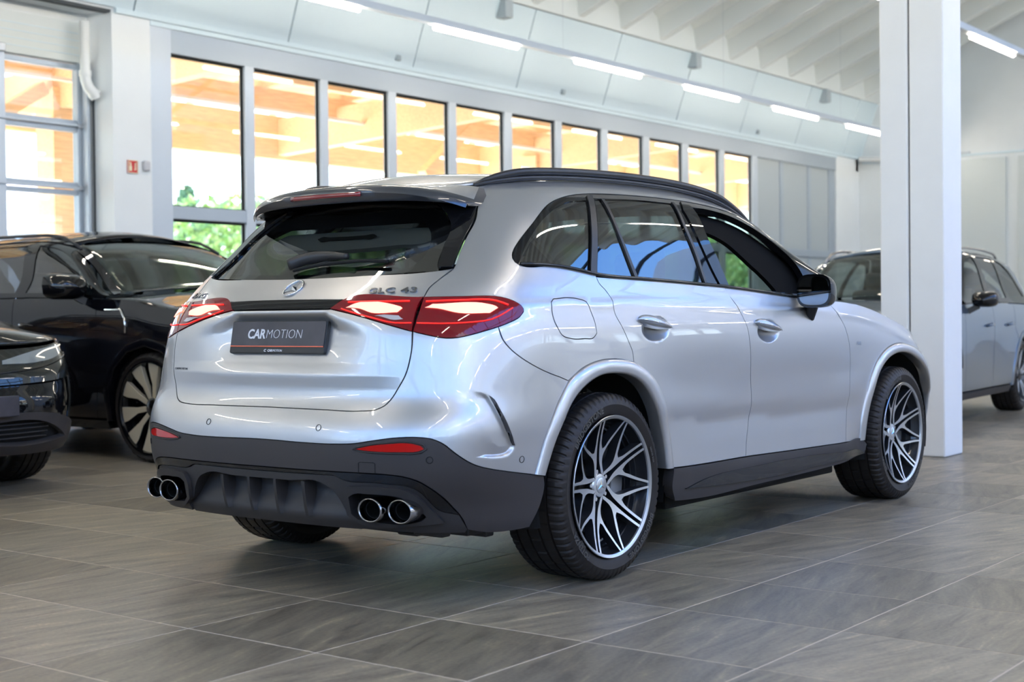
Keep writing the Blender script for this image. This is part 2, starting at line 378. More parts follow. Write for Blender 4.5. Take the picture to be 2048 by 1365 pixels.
X0,DX,Y0,DY=-.917,.5885,-.2445,.5945
fl=MB();fl.box(-13,26,-14,9.9,-.12,-.0008);floor=struct(fl.build('floor',GROUT))
def tile_v(w,d,j=.0026):
    w-=j*2;d-=j*2;b=.0015;V=[];
    for z,i in ((-.012,0),(-.0010,0),(0,b)): V+=[(-w/2+i,-d/2+i,z),(w/2-i,-d/2+i,z),(w/2-i,d/2-i,z),(-w/2+i,d/2-i,z)]
    F=[(8,9,10,11)]+[(k*4+i,k*4+(i+1)%4,k*4+4+(i+1)%4,k*4+4+i) for k in (0,1) for i in range(4)]
    return V,F
tv,tf=tile_v(DX,DY)
tm=bpy.data.meshes.new('tile');tm.from_pydata(tv,[],tf);tm.materials.append(SLATE)
camloc=Vector((-4.582,-3.944,0));rest=MB();cands=[]
for i in range(-21,46):
    for j in range(-23,17):
        cx,cy=X0+DX*(i+.5),Y0+DY*(j+.5)
        if not(-12.9<cx<25.9 and -13.9<cy<8.9): continue
        d=Vector((cx,cy,0))-camloc;dd=d.dot(Vector((fw.x,fw.y,0)));lat=d.dot(Vector((rt.x,rt.y,0)))
        vis=dd>2.6 and abs(lat)<.38*dd+.45
        cands.append((0 if vis else 1,d.length,cx,cy))
cands.sort();
for k,(v,d,cx,cy) in enumerate(cands):
    if k<295 and v==0:
        o=bpy.data.objects.new('tile',tm);COL.objects.link(o);o.parent=floor;o.location=(cx,cy,random.uniform(-.0002,.0002))
        o.rotation_euler=(0,0,random.choice((0,0,0,pi)) )
    else: rest.add([(x+cx,y+cy,z) for x,y,z in tv],[tf[0]]+tf[5:])
ro=mkobj('far_tiles',rest.V,rest.F,SLATE,floor);tag(ro,kind='stuff')
# window wall (y=9)
def wbox(name,x0,x1,y0,y1,z0,z1,m,parent=None,bev=0):
    mb=MB();mb.box(x0,x1,y0,y1,z0,z1);return mb.build(name,m,parent,bevel=bev)
WL=MB();
WL.box(5.22,5.74,8.98,9.62,0,4.43);WL.box(-13,5.22,9.42,9.7,4.30,4.6);WL.box(-13,26,8.98,9.8,4.43,6.0);WL.box(24.0,26,9.0,9.5,0,4.43)
WL.box(-13,-6,9.3,9.6,0,4.43)
wl=struct(WL.build('wall_left',WALL))
wbox('wall_joint',5.205,5.222,9.30,9.32,0,3.5,DARKJ,wl)
# sloped fascia panels, each 2.345 wide
fas=MB();fas.add([(-13,9.0,4.40),(26,9.0,4.40),(26,8.56,5.62),(-13,8.56,5.62),(-13,9.1,4.40),(26,9.1,4.40),(26,8.7,5.9),(-13,8.7,5.9)],[(0,1,2,3),(4,7,6,5),(0,4,5,1),(3,2,6,7)])
fo=struct(fas.build('trim_1',DARKJ))
xs=[7.84+2.345*k for k in range(-9,9)]
for a,b in zip(xs[:-1],xs[1:]):
    mb=MB();g=.012;k=(9.0-8.56)/1.2
    a_,b_=max(a+g,-13),min(b-g,26)
    mb.add([(a_,8.945,4.45),(b_,8.945,4.45),(b_,8.54,5.60),(a_,8.54,5.60),(a_,9.03,4.47),(b_,9.03,4.47),(b_,8.60,5.60),(a_,8.60,5.60)],[(0,1,2,3),(4,7,6,5),(0,4,5,1),(2,6,7,3),(0,3,7,4),(1,5,6,2)])
    mb.build('fascia_panel',PANELM,fo,bevel=.003)
wbox('fascia_edge',5.25,26,8.93,9.02,4.395,4.452,PANELM,fo)
# sectional window front: one door set
wf=empty('window_2',(0,0,0));struct(wf)
def wpart(name,x0,x1,z0,z1,m=ALU,y0=9.02,y1=9.10,bev=.006): return wbox(name,x0,x1,y0,y1,z0,z1,m,wf,bev)
wpart('frame_side',5.74,6.045,0,4.40,ALU2,8.99,9.12);wpart('frame_head',5.74,24.0,4.07,4.40,ALU,9.0,9.12);wpart('frame_moulding',5.74,24,4.34,4.42,PANELM,8.97,9.05)
ml=[(6.045,7.17),(7.32,8.45),(8.59,9.74),(9.90,11.02),(11.18,12.31),(12.5,13.63),(13.8,14.93),(15.12,16.22),(16.42,17.54),(17.75,18.89),(19.08,20.18)]
for (a,b),(c,d) in zip(ml[:-1],ml[1:]): wpart('mullion',b,c,0,4.08,ALU2,9.0,9.11)
wpart('mullion',20.18,20.40,0,4.08,ALU2,9.0,9.11)
rowsz=[(2.33,4.07),(1.20,2.18),(.10,1.05)]
for z0,z1 in ((2.18,2.33),(1.05,1.20),(0,.10)): wpart('transom',6.045,24,z0,z1,ALU,9.01,9.10)
for a,b in ml:
    for z0,z1 in rowsz:
        wbox('pane',a-.01,b+.01,9.055,9.061,z0-.01,z1+.01,PANE,wf)
        mb=MB()
        for q in ((a,a+.012,z0,z1),(b-.02,b,z0,z1),(a,b,z1-.03,z1),(a,b,z0,z0+.012)): mb.box(q[0],q[1],9.045,9.075,q[2],q[3])
        mb.build('pane_gasket',VOIDM,wf)
for a,b in ((20.40,21.42),(21.56,22.68),(22.82,23.70)):
    for z0,z1 in ((2.33,4.08),(1.20,2.18),(.1,1.05)): wpart('solid_panel',a,b,z0,z1,mat('panel_grey',(.40,.45,.48),.6),9.05,9.09)
for a,b in ((21.42,21.56),(22.68,22.82),(23.70,24.0)): wpart('mullion',a,b,0,4.08,ALU,9.03,9.11)
# left sectional door (y=9.42)
wd_=empty('window_1',(0,0,0));struct(wd_)
def lp(name,x0,x1,z0,z1,m=ALU,y0=9.42,y1=9.50,bev=.006): return wbox(name,x0,x1,y0,y1,z0,z1,m,wd_,bev)
lp('header_panel',1.2,5.10,3.87,4.32,mat('panel_cream',(.66,.70,.69),.6),9.38,9.50)
for z in (3.95,4.03,4.11,4.19): lp('header_rib',1.2,5.08,z,z+.008,PANELM,9.375,9.39,0)
wx=[5.07-1.0*k for k in range(0,5)]
zz=[(3.24,3.80),(2.55,3.11),(1.86,2.41),(1.17,1.72),(.48,1.03)]
lp('frame_side',5.07,5.20,0,3.87,ALU,9.40,9.50)
for k,x in enumerate(wx[1:]): lp('mullion',x-.01,x+.10,0,3.87,ALU2,9.40,9.50)
for i,(z0,z1) in enumerate(zz):
    lp('transom',1.1,5.10,z1,z1+.055,ALU,9.42,9.50);lp('transom',1.1,5.10,z0-.055,z0,ALU,9.42,9.50)
    lp('section_lip',1.1,5.12,z0-.075,z0-.050,ALU2,9.375,9.43)
    lp('hinge',5.06,5.15,z0-.09,z0-.04,mat('hinge_steel',(.35,.37,.40),.4,.8),9.37,9.41)
    for k in range(4): wbox('pane',wx[k+1]+.08,wx[k]+.01,9.45,9.456,z0-.01,z1+.01,PANE,wd_)
lp('base_panel',1.1,5.1,0,.43,ALU)
for k in range(4): lp('hinge',wx[k+1]+.0,wx[k+1]+.09,3.87,3.96,mat('hinge_steel'),9.36,9.40)
wl2=struct(wbox('wall_left',-6,1.1,9.42,9.7,0,4.4,WALL))
lp('door_track',5.12,5.16,0,3.9,ALU2,9.30,9.40)
# pipe
mb=MB();mb.tube([(5.03,9.20,4.30),(5.03,9.20,3.74)],.055,20);mb.tube([(5.03,9.20,3.76),(5.03,9.20,3.70)],.068,20);
L=[(5.03,9.20,3.72),(5.035,9.20,3.66),(5.06,9.19,3.58),(5.11,9.17,3.52)];mb.tube(L,.060,18);mb.tube([(5.105,9.172,3.53),(5.125,9.165,3.50)],.070,18);mb.tube([(5.115,9.168,3.51),(5.135,9.16,3.46)],.055,18)
p=mb.build('drain_pipe',mat('pipe_white',(.70,.72,.72),.35),None,True,autosm=.7);tag(p,'white plastic drain pipe with elbow in corner by pillar','pipe')
# fire sign + alarm
sg=wbox('fire_extinguisher_sign',5.40,5.535,8.965,8.98,2.655,2.80,mat('sign_red',(.55,.02,.02),.45));tag(sg,'small red fire extinguisher sign on white pillar','sign')
SW=mat('sign_glow_white',(.75,.78,.55),.5)
mb=MB();mb.box(5.418,5.45,8.96,8.966,2.68,2.735);mb.box(5.424,5.444,8.96,8.966,2.74,2.755);mb.box(5.428,5.44,8.96,8.966,2.755,2.775);mb.box(5.412,5.43,8.96,8.966,2.77,2.776);mb.build('extinguisher_symbol',SW,sg)
mb=MB()
for k in range(4): mb.add([(5.475+.004*k,8.962,2.685+.022*k),(5.51,8.962,2.695+.022*k),(5.515,8.962,2.712+.022*k),(5.49,8.962,2.702+.02*k)],[(0,1,2,3)])
mb.build('flame_symbol',SW,sg)
mb=MB();
for q in ((5.40,5.535,2.655,2.662),(5.40,5.535,2.793,2.80),(5.40,5.407,2.655,2.80),(5.528,5.535,2.655,2.80)): mb.box(q[0],q[1],8.96,8.966,q[2],q[3])
mb.build('sign_border',SW,sg)
ab=wbox('alarm_box',5.605,5.69,8.93,8.98,2.69,2.81,mat('alarm_grey',(.50,.51,.55),.4),None,.02);tag(ab,'small white alarm box right of the red sign','alarm box')
# far wall, right wall, wall behind the camera
struct(wbox('wall_back',25.2,25.6,-14.0,9.8,0,11,WALL))
fb=empty('trim_2');struct(fb)
for y0,y1 in ((7.0,8.4),(5.75,6.75),(4.5,5.5),(3.2,4.25),(1.9,2.95),(.6,1.65),(-.7,.35)): wbox('wall_board',25.14,25.2,y0,y1,.3,4.22,mat('board_white',(.62,.67,.68),.7),fb,.004)
wbox('board_rail',25.15,25.2,-10,8.9,4.30,4.34,PANELM,fb)
rw=MB();rw.box(-13,26,-14.3,-14,0,3.2);rw.box(-13,26,-14.3,-14,4.2,5.8)
for k in range(8): rw.box(-13+5.5*k,-12.5+5.5*k,-14.3,-14,2.1,4.9)
struct(rw.build('wall_right',mat('wall_grey',(.15,.16,.17),.7)))
rg_=empty('window_3_added');struct(rg_)  # guessed side windows, added for blue sky reflections in the car glass
for k in range(7):
    a,b=-12.5+5.5*k,-7.5+5.5*k
    wbox('pane',a,b,-14.16,-14.154,2.1,4.9,PANE,rg_)
    for j in range(1,4): wbox('mullion',a+(b-a)*j/4-.05,a+(b-a)*j/4+.05,-14.2,-14.08,2.1,4.9,SATIN,rg_)
    for z in (3.0,3.95): wbox('transom',a,b,-14.19,-14.10,z,z+.07,SATIN,rg_)
dk=MB();dk.box(-13.02,-12.96,-14,9.3,0,2.1);struct(dk.build('trim_3',mat('added_dark_band',(.09,.09,.10),.6)));fwm=MB();fwm.box(-13.3,-13,-14.3,9.8,0,2.1);fwm.box(-13.3,-13,-14.3,9.8,6.2,11)  # unseen dark band, added to darken low reflections in the cars
for k in range(6): fwm.box(-13.3,-13,-14.3+4.72*k,-13.8+4.72*k,2.1,6.2)
struct(fwm.build('wall_front',WALL));w4=empty('window_4');struct(w4)
for k in range(5):
    a=-13.8+4.72*k;b=a+4.22;wbox('pane',-13.16,-13.154,a,b,2.1,6.2,PANE,w4)
    for j in range(1,4): wbox('mullion',-13.2,-13.1,a+(b-a)*j/4-.04,a+(b-a)*j/4+.04,2.1,6.2,ALU,w4)
    for z in (3.1,4.1,5.1): wbox('transom',-13.19,-13.1,a,b,z,z+.07,ALU,w4)
# ceiling: ribbed roof, rises from y=8.56,z=5.61 to the ridge at y=-2.7
SL=.425;YR=-2.7;ZR=5.60+SL*(8.56-YR)
cm=MB()
zc_=lambda y:ZR+.45-SL*abs(y-YR)
for y0,y1 in ((8.75,YR),(-14.2,-12.6),(-7.9,YR)):
    a,b=zc_(y0),zc_(y1)
    cm.add([(-13,y0,a),(26,y0,a),(26,y1,b),(-13,y1,b),(-13,y0,a+.2),(26,y0,a+.2),(26,y1,b+.2),(-13,y1,b+.2)],[(0,1,2,3),(4,7,6,5),(0,4,5,1),(0,3,7,4),(1,5,6,2)])
ceiling=struct(cm.build('ceiling',CEIL))
RIB=mat('ceiling_rib',(.76,.80,.80),.75)
ribm=None
for k in range(-30,11):
    x=13.63+1.202*k
    if not -12.5<x<25.1: continue
    for sg_ in (1,-1):
        mb=MB();y0=8.60 if sg_==1 else -13.95;dz=.0
        V=[]
        for y,z in (((y0,5.585) if sg_==1 else (-7.9,ZR-SL*5.2)),(YR,ZR)): V+=[(x-.075,y,z),(x+.075,y,z),(x+.14,y,z+.34),(x+.34,y,z+.47),(x-.34,y,z+.47),(x-.14,y,z+.34)]
        mb.add(V,[(0,1,2,3,4,5)[::-1],(6,7,8,9,10,11)]+[(i,(i+1)%6,6+(i+1)%6,6+i) for i in range(6)])
        mb.build('rib',RIB,ceiling,bevel=.02)
wbox('end_filler',-13,26,8.5,8.75,5.58,6.2,RIB,ceiling)
wbox('edge_line',-13,24.2,8.535,8.56,5.575,5.60,DARKJ,ceiling)
sky_=empty('window_5_added');struct(sky_)  # guessed skylight band, added so the car's side glass mirrors blue sky
for k in range(13):
    x=-13+3*k;o=MB();o.add([(x+.05,-12.6,zc_(-12.6)+.1),(x+2.95,-12.6,zc_(-12.6)+.1),(x+2.95,-7.9,zc_(-7.9)+.1),(x+.05,-7.9,zc_(-7.9)+.1)],[(0,1,2,3)]);o.build('added_skylight_pane',PANE,sky_)
    o=MB();o.beam((x,-12.6,zc_(-12.6)+.1),(x,-7.9,zc_(-7.9)+.1),.10,.10);o.build('added_skylight_bar',SATIN,sky_)
o=MB();o.beam((-13,-10.2,zc_(-10.2)+.1),(26,-10.2,zc_(-10.2)+.1),.08,.08);o.build('added_skylight_bar',SATIN,sky_)
# brackets on fascia
for x,wh in ((11.75,'nearest to the camera'),(17.2,'in the middle of the three'),(22.5,'farthest one')): 
    b=wbox('wall_bracket',x-.09,x+.09,8.46,8.64,5.32,5.58,mat('bracket_grey',(.42,.48,.52),.5),None,.01);tag(b,'grey steel bracket at the top of the sloped fascia, '+wh,'bracket','brackets along the fascia')
for x,wh in ((9.84,'above the fourth window pane'),(13.70,'above the seventh window pane'),(20.23,'above the end of the window row')):
    b=wbox('spotlight_box',x-.045,x+.045,8.88,8.95,4.49,4.57,mat('box_grey',(.35,.42,.46),.5),None,.015);tag(b,'small grey box low on the sloped fascia, '+wh,'spotlight','small boxes along the fascia')
# tube tracks
for ty,seg0 in ((7.0,8.34),(2.25,13.1),(-2.5,8.34),(-7.25,9.4),(-11.5,8.8)):
    tk=empty('light_track',(0,ty,4.52))
    lab={7.0:'white ceiling light track with tubes running above the window front',2.25:'white light track with tube visible right of the white column',-2.5:'white light track hanging above the roof of the silver car',-7.25:'white light track hanging along the middle of the opposite roof half',-11.5:'white light track closest to the high windows behind the camera'}[ty]
    tag(tk,lab,'ceiling light')
    mb=MB();mb.box(-12.5,25,-.045,.045,-.03,.05);mb.build('rail',mat('track_white',(.72,.78,.85),.4),tk)
    k0=-7
    for k in range(-7,6):
        a=seg0+2.935*k;b=a+1.66
        if a<-12.4 or b>25: continue
        mb=MB();mb.tube([(a,0,-.065),(a+.02,0,-.065),(b-.02,0,-.065),(b,0,-.065)],[.014,.027,.027,.014],12);mb.build('tube_lamp',TUBE,tk,True)
    for k in range(0,9):
        x=-11+4.4*k;zt=(5.6+SL*(8.56-ty) if ty>YR else 5.6+SL*(ty+14))-4.52
        mb=MB();mb.tube([(x,0,0.04),(x,0,zt)],.0015,6);mb.build('hanger_wire',ALU,tk)
# column
cb=MB();cb.box(5.14,5.49,-.345,-.095,0,7.9);col=struct(cb.build('column',COLW,bevel=.012))
cb=MB();cb.box(5.14,5.49,-.083,.125,0,7.9);cc=cb.build('column_post',COLW,col,bevel=.012)
cb=MB();cb.box(5.165,5.48,-.10,-.08,0,7.9);cb.build('column_joint',DARKJ,col)
# cctv
c1=empty('security_camera',(25.1,8.75,4.33));tag(c1,'small white security camera with black lens on the far wall','camera')
mb=MB();mb.box(-.1,.08,.25,.55,-.22,.12);mb.build('mount_box',mat('box_grey'),c1,bevel=.02)
mb=MB();mb.tube([(-.1,.15,.06),(-.12,-.50,-.0)],.06,12);mb.build('camera_body',mat('plastic_white',(.72,.73,.74),.4),c1)
mb=MB();mb.tube([(-.12,-.50,-.0),(-.12,-.60,-.01)],.065,12);mb.build('camera_lens',VOIDM,c1)
wbox('conduit',25.12,25.16,6.5,8.2,4.35,4.38,ALU,c1).location=(-25.1,-8.75,-4.33)
# window portals
portal((15,9.2,2.2),(-pi/2,0,0),19,4.2);portal((3.1,9.6,2.1),(-pi/2,0,0),4.2,4);portal((6,-14.25,3.7),(pi/2,0,0),38,1.1);portal((6,-10.25,7.45),(atan(.425),0,0),38,5.2);portal((-13.25,-2,4.15),(0,-pi/2,0),4.2,23)
# ================================================================== OUTSIDE
WOOD=mat('glulam_wood',(.86,.58,.34),.7,noise=(3,.18,(1,14,14)))
WOOD2=mat('wood_deck',(.90,.72,.50),.7,noise=(2,.15,(1,12,1)))
gr=struct(wbox('ground',-80,120,10.0,140,-.2,-.02,mat('concrete_ground',(.74,.70,.62),.9)));gr.name='ground'
struct(wbox('ground',-80,120,-120,-14.5,-.2,-.02,mat('asphalt',(.10,.10,.10),.9)))
lawn=struct(wbox('lawn',-80,120,30,130,-.02,.02,mat('grass',(.12,.22,.04),.9)))
cn=empty('timber_canopy',(0,0,0));tag(cn,'open timber canopy of glulam beams and posts outside the windows','canopy')
def bpart(name,a,b,w,h,m=WOOD): mb=MB();mb.beam(a,b,w,h);return mb.build(name,m,cn,bevel=.01)
for x in (-3.9,2.4,8.74,14.9,21.2,27.4,33.6):
    bpart('cross_beam',(x,10.6,4.85),(x,16.6,4.55),.22,.70)
    if x in (8.74,21.2,33.6,-3.9): bpart('post',(x,15.0,0),(x,15.0,4.6),.46,.46)
for y,z,h in ((11.2,5.15,.36),(13.1,5.05,.36),(15.0,4.95,.40)): bpart('purlin',(-8,y,z),(42,y,z),.18,h)
bpart('edge_beam',(-8,16.6,4.55),(42,16.6,4.55),.24,.85)
for k in range(0,24): x=-8+2.1*k;bpart('rafter',(x,10.4,5.42),(x,17.0,5.16),.10,.22)
bpart('roof_deck',(-8,13.8,5.48),(42,13.8,5.48),7.4,.05,WOOD2)
bpart('brace',(17.4,15.0,3.9),(19.0,15.0,5.1),.22,.22);bpart('brace',(23.2,15.0,3.2),(21.4,15.0,4.6),.2,.2);bpart('brace',(6.6,15,3.4),(8.5,15,4.6),.2,.2)
mb=MB();mb.beam((-8,14.2,4.62),(42,14.2,4.62),.07,.05);mb.build('cable_tray',mat('tray_white',(.8,.8,.8),.4),cn)
# sheds and trees beyond
sh=empty('shed',(16.5,30,0));tag(sh,'pale metal-clad shed with pitched roof beyond the canopy, left','building')
mb=MB();mb.box(-9,3,-2,6,0,3.4);mb.build('wall',mat('shed_wall',(.55,.58,.62),.6),sh)
mb=MB();mb.add([(-9.4,-2.6,3.3),(3.4,-2.6,3.3),(3.4,2,5.2),(-9.4,2,5.2),(3.4,6.6,3.3),(-9.4,6.6,3.3)],[(0,1,2,3),(3,2,4,5)]);mb.build('roof',mat('shed_roof',(.5,.53,.58),.5),sh)
LEAF=mat('foliage',(.46,.60,.20),.8,noise=(2.5,.5,(1,1,1)));LEAF2=mat('conifer_foliage',(.30,.42,.22),.85,noise=(3,.4,(1,1,1)));BARK=mat('bark',(.16,.11,.07),.9)
def leafball(mb,c,r,n,sz,rs):
    n=int(n*2.6);sz=sz*.6
    u=lambda q:q/(np.linalg.norm(q,axis=1,keepdims=True)+1e-9)
    p=np.array(c)+u(rs.normal(size=(n,3)))*r*(rs.rand(n,1)**.35);a=u(rs.normal(size=(n,3)));b=u(np.cross(a,rs.normal(size=(n,3))))
    mb.add(np.stack([p-a*sz,p+b*sz*.6,p+a*sz,p-b*sz*.6],1).reshape(-1,3).tolist(),[(4*k,4*k+1,4*k+2,4*k+3) for k in range(n)])
def tree(x,y,h,kind,label,grp,seed):
    rs=np.random.RandomState(seed);t=empty('conifer' if kind else 'leafy_tree',(x,y,0));tag(t,label,'tree',grp)
    mb=MB();mb.tube([(0,0,0),(0,0,h*(.9 if kind else .5))],[h*.02+.05,.04],8);mb.build('trunk',BARK,t)
    mb=MB()
    if kind:
        for k in range(14): z=h*(.12+.86*k/14);leafball(mb,(0,0,z),h*.22*(1-k/14.5)+.1,110,.28,rs)
    else:
        for k in range(12): a=rs.rand()*6.3;q=rs.rand()*h*.26;leafball(mb,(q*cos(a),q*sin(a),h*(.35+.5*rs.rand())),h*.2,150,.30,rs)
    o=mb.build('crown',LEAF2 if kind else LEAF,t);return t
G_='trees beyond the canopy'
TW=['','next to the tall conifer','low, right of the tall conifer','','behind the middle window panes','with the widest crown','hidden behind the silver car roof','low, nearest to the pale shed','far right, large','leftmost, behind the pale shed','farthest right of the row']
for i,(x,y,h,k) in enumerate([(32.6,40.5,6.6,1),(28,41.5,3.6,0),(38,41.5,3.6,0),(44.5,47,5.6,1),(42,40.5,3.2,0),(48,41.5,3.6,0),(54,42,4.4,0),(23.5,41,3.4,0),(61,46,4.2,0),(18,42,3.0,0),(69,48,5,0)]):
    tree(x,y,h,k,('tall pointed conifer seen through the first large window pane' if i==0 else 'smaller conifer farther right behind the bushes') if k else 'leafy tree beyond the canopy, '+TW[i],G_+(' (conifers)' if k else ''),100+i)
hb=MB();rs=np.random.RandomState(5)
for k in range(240): leafball(hb,(24+rs.rand()*56,32.5+rs.rand()*1.6,.9+rs.rand()*3.5),1.15,80,.30,rs)
hd=hb.build('hedge',LEAF);tag(hd,'tall bright green belt of bushes outside behind the timber canopy','bushes')

for i,(x,y,h) in enumerate([(-10,-30,3.2),(-2,-32,2.8),(6,-29,3.4),(13,-33,3.0),(21,-30,3.3),(29,-33,3.0)]): tree(x,y,h,0,'added green leafy tree screening low sky outside the high side windows, number %s from the corner'%['one','two','three','four','five','six'][i],'added trees behind the camera',300+i)  # unseen trees, added to block the low sky beyond the side windows
# ================================================================== SILVER SUV
KN=[
 [0.20, 0.20, .880, .870, 0, -.32, 3.0, 3.60,3.10,2.4],
 [0.27, 0.27, .905, .925, 0, -.33, 3.0, 3.68,3.10,2.4],
 [0.36, 0.36, .918, .950, 0, -.34, 3.0, 3.72,3.10,2.5],
 [0.46, 0.46, .928, .957, 0, -.35, 3.4, 3.74,3.10,2.6],
 [0.56, 0.56, .936, .956, 0, -.35, 3.5, 3.74,3.10,2.6],
 [0.63, 0.63, .943, .946, 0, -.35, 3.5, 3.73,3.10,2.6],
 [0.675,0.675,.943, .925, 0, -.35, 3.5, 3.72,3.10,2.6],
 [0.72, 0.72, .942, .900, 0, -.35, 3.4, 3.72,3.10,2.6],
 [0.80, 0.80, .941, .888, 0, -.35, 3.25,3.70,3.10,2.6],
 [0.90, 0.90, .938, .884, 0, -.35, 3.0, 3.67,3.08,2.6],
 [0.975,0.975,.930, .876, 0, -.34, 2.9, 3.64,3.06,2.5],
 [1.05, 1.05, .913, .850, 0, -.32, 2.8, 3.60,3.04,2.5],
 [1.10, 1.10, .897, .818, 0, -.30, 2.7, 3.55,3.00,2.5],
 [1.15, 1.150,.882, .765, .03,-.27, 2.9, 3.40,2.9,2.5],
 [1.20, 1.205,.862, .692, .10,-.24, 3.1, 3.30,2.9,2.5],
 [1.30, 1.300,.836, .594, .28,-.16, 3.3, 3.30,2.9,2.5],
 [1.40, 1.400,.796, .510, .50,-.10, 3.3, 3.30,2.9,2.5],
 [1.50, 1.490,.732, .450, .76, 0., 3.2, 3.30,2.9,2.5],
 [1.56, 1.540,.678, .420, .90, .05, 2.9, 3.30,2.9,2.5],
 [1.62, 1.575,.600, .400, 1.0, .10, 2.8, 3.30,2.9,2.5],
 [1.68, 1.592,.510, .380,1.05, .15, 2.7, 3.30,2.9,2.5]]
def ell(S,v,s0,v0,a,b,p=2): return ((S-s0)/a)**2+((v-v0)/b)**2
VC=np.array([(0.7375, 0.7682), (0.7605, 0.7531), (0.7734, 0.7241), (0.7902, 0.6735), (0.8116, 0.6145), (0.8325, 0.558), (0.8144, 0.5346), (0.7791, 0.5273), (0.7467, 0.5302)])
_vc=resample(VC,.008,60,False)
_d=np.gradient(_vc,axis=0);_d/=np.linalg.norm(_d,axis=1,keepdims=True);_nn=np.stack([_d[:,1],-_d[:,0]],1)
VPT=np.concatenate([_vc+_nn*o for o in (-.005,.0015,.005,.009,.014,.022,.034,.05)])
def silver_disp(S,v):
    D=np.zeros(np.broadcast(S,v).shape);S=S+D;v=v+D
    # number plate niche in the tailgate
    vt=np.interp(S,[.0,.27,.31,.44,.52,.6],[1.052,1.052,1.040,1.010,.985,.96])
    D-=.040*sstep(.52,.22,S)*sstep(.80,.95,v)*sstep(vt,vt-np.interp(S,[0,.26,.34],[.028,.028,.06]),v)
    # crease below the niche
    D+=.006*np.clip(1-np.abs(v-.815)/.05,0,1)*sstep(.62,.5,S)
    # rear bumper corner scoop behind the vent crease
    m=(S>.52)&(S<.86)&(v>.48)&(v<.80)
    if m.any():
        pt=np.stack([S[m],v[m]],1);d=np.full(len(pt),9.)
        for i in range(0,len(pt),2000): d[i:i+2000]=np.sqrt(((pt[i:i+2000,None]-_vc[None])**2).sum(-1)).min(1)
        ins=inpoly(pt,np.concatenate([_vc,[[.60,.54],[.60,.775]]]))
        q=np.where(ins,-.013*np.exp(-(d/.070)**1.4)*sstep(.001,.013,d)*sstep(.715,.775,pt[:,0])*sstep(.768,.735,pt[:,1]),0)
        D[m]+=q
    # handle cups
    for s0,v0 in ((1.682,.962),(2.665,.938)):
        e=ell(S,v,s0,v0,.112,.054);D-=.036*np.clip(1-e,0,1)**2/(.25+np.clip(1-e,0,1))
    # lower door crease
    cr=np.interp(S,[1.7,2.0,3.0,3.5],[.585,.575,.545,.54])
    D+=.16*np.clip(cr-v,0,.2)*sstep(1.55,1.9,S)*sstep(3.75,3.4,S)
    D+=.10*np.clip(v-cr,0,.06)*sstep(1.55,1.9,S)*sstep(3.75,3.4,S)*sstep(.75,.6,v)
    # shoulder line
    D+=.004*np.exp(-((v-np.interp(S,[.8,1.3,2.3,3.3,4.3],[1.06,1.065,1.055,1.03,1.0]))/.02)**2)*sstep(.75,1.0,S)*sstep(4.6,4.2,S)
    return D
CAR=Body(KN,
 (np.array([-.9,-.55,-.33,-.2,.05,.4,.8,1.1,1.35,1.55,1.75,2.0,2.2,2.4,2.7,3.0]),np.array([-.15,-.085,-.045,-.024,0,.015,.018,.008,-.018,-.07,-.16,-.295,-.41,-.52,-.6,-.65])),
 (np.array([-1,1.0,1.3,1.6,2.0,2.4,2.8,3.8]),np.array([0,0,.012,.04,.09,.13,.15,.15])),
 (np.array([-1,1.9,2.2,2.55,2.85,3.1,3.3,3.5,3.7,3.8]),np.array([0,0,-.005,-.045,-.104,-.166,-.25,-.36,-.5,-.55])),
 (np.array([-1,-.3,0,.5,1.2,2.0,2.8,3.2,3.5,3.8]),np.array([.06,.028,.012,.0,-.004,.0,.02,.04,.1,.2])),(0.,2.888),disp=silver_disp,nst=400,sm=6)
car=empty('car',(0,0,0))
tag(car,'silver grey five-door sport utility car with quad exhausts, front side window open','car')
GS=[(0.665, 1.5483), (0.6724, 1.5235), (0.6801, 1.4862), (0.6946, 1.4214), (0.6866, 1.3363), (0.6789, 1.2574), (0.6756, 1.209), (0.6446, 1.1627), (0.6228, 1.1301), (0.6142, 1.0951), (0.6066, 1.0757), (0.6009, 1.0491), (0.5977, 1.0226), (0.5966, 0.9924), (0.5961, 0.9724), (0.5958, 0.9108), (0.5891, 0.863), (0.5788, 0.8211), (0.5556, 0.7687), (0.541, 0.7399), (0.5174, 0.7112), (0.4936, 0.698), (0.4498, 0.6924), (0.3108, 0.6921), (0.0, 0.6935)]
LTO=[(0.6142, 1.0951), (0.7027, 1.0953), (0.8047, 1.0917), (0.8283, 1.0836), (0.8533, 1.0678), (0.8694, 1.0484), (0.8701, 1.0369), (0.8588, 1.0199), (0.8275, 0.9996), (0.7988, 0.9851), (0.7721, 0.9744), (0.7317, 0.9584), (0.7024, 0.9496), (0.6779, 0.9481), (0.6324, 0.96), (0.5961, 0.9724)]
LTI=[(0.3442, 1.0896), (0.2961, 1.0566), (0.3757, 1.0408), (0.4413, 1.0247), (0.5152, 1.0009), (0.5947, 0.9724)]
BS=[(0.7988, 0.9851), (0.8120, 0.9378), (0.828, 0.9106), (0.8613, 0.8745), (0.9186, 0.8344), (1.0, 0.7979), (1.0472, 0.783)]
FO=[(0.9039, 0.4558), (0.9186, 0.5136), (0.9378, 0.5908), (0.9642, 0.661), (0.9961, 0.7247), (1.0499, 0.7821), (1.1434, 0.8256), (1.257, 0.8489), (1.3846, 0.8515), (1.5011, 0.8369), (1.5915, 0.8013), (1.6698, 0.7398), (1.7153, 0.6643), (1.7475, 0.581), (1.7703, 0.4895), (1.7774, 0.3975)]
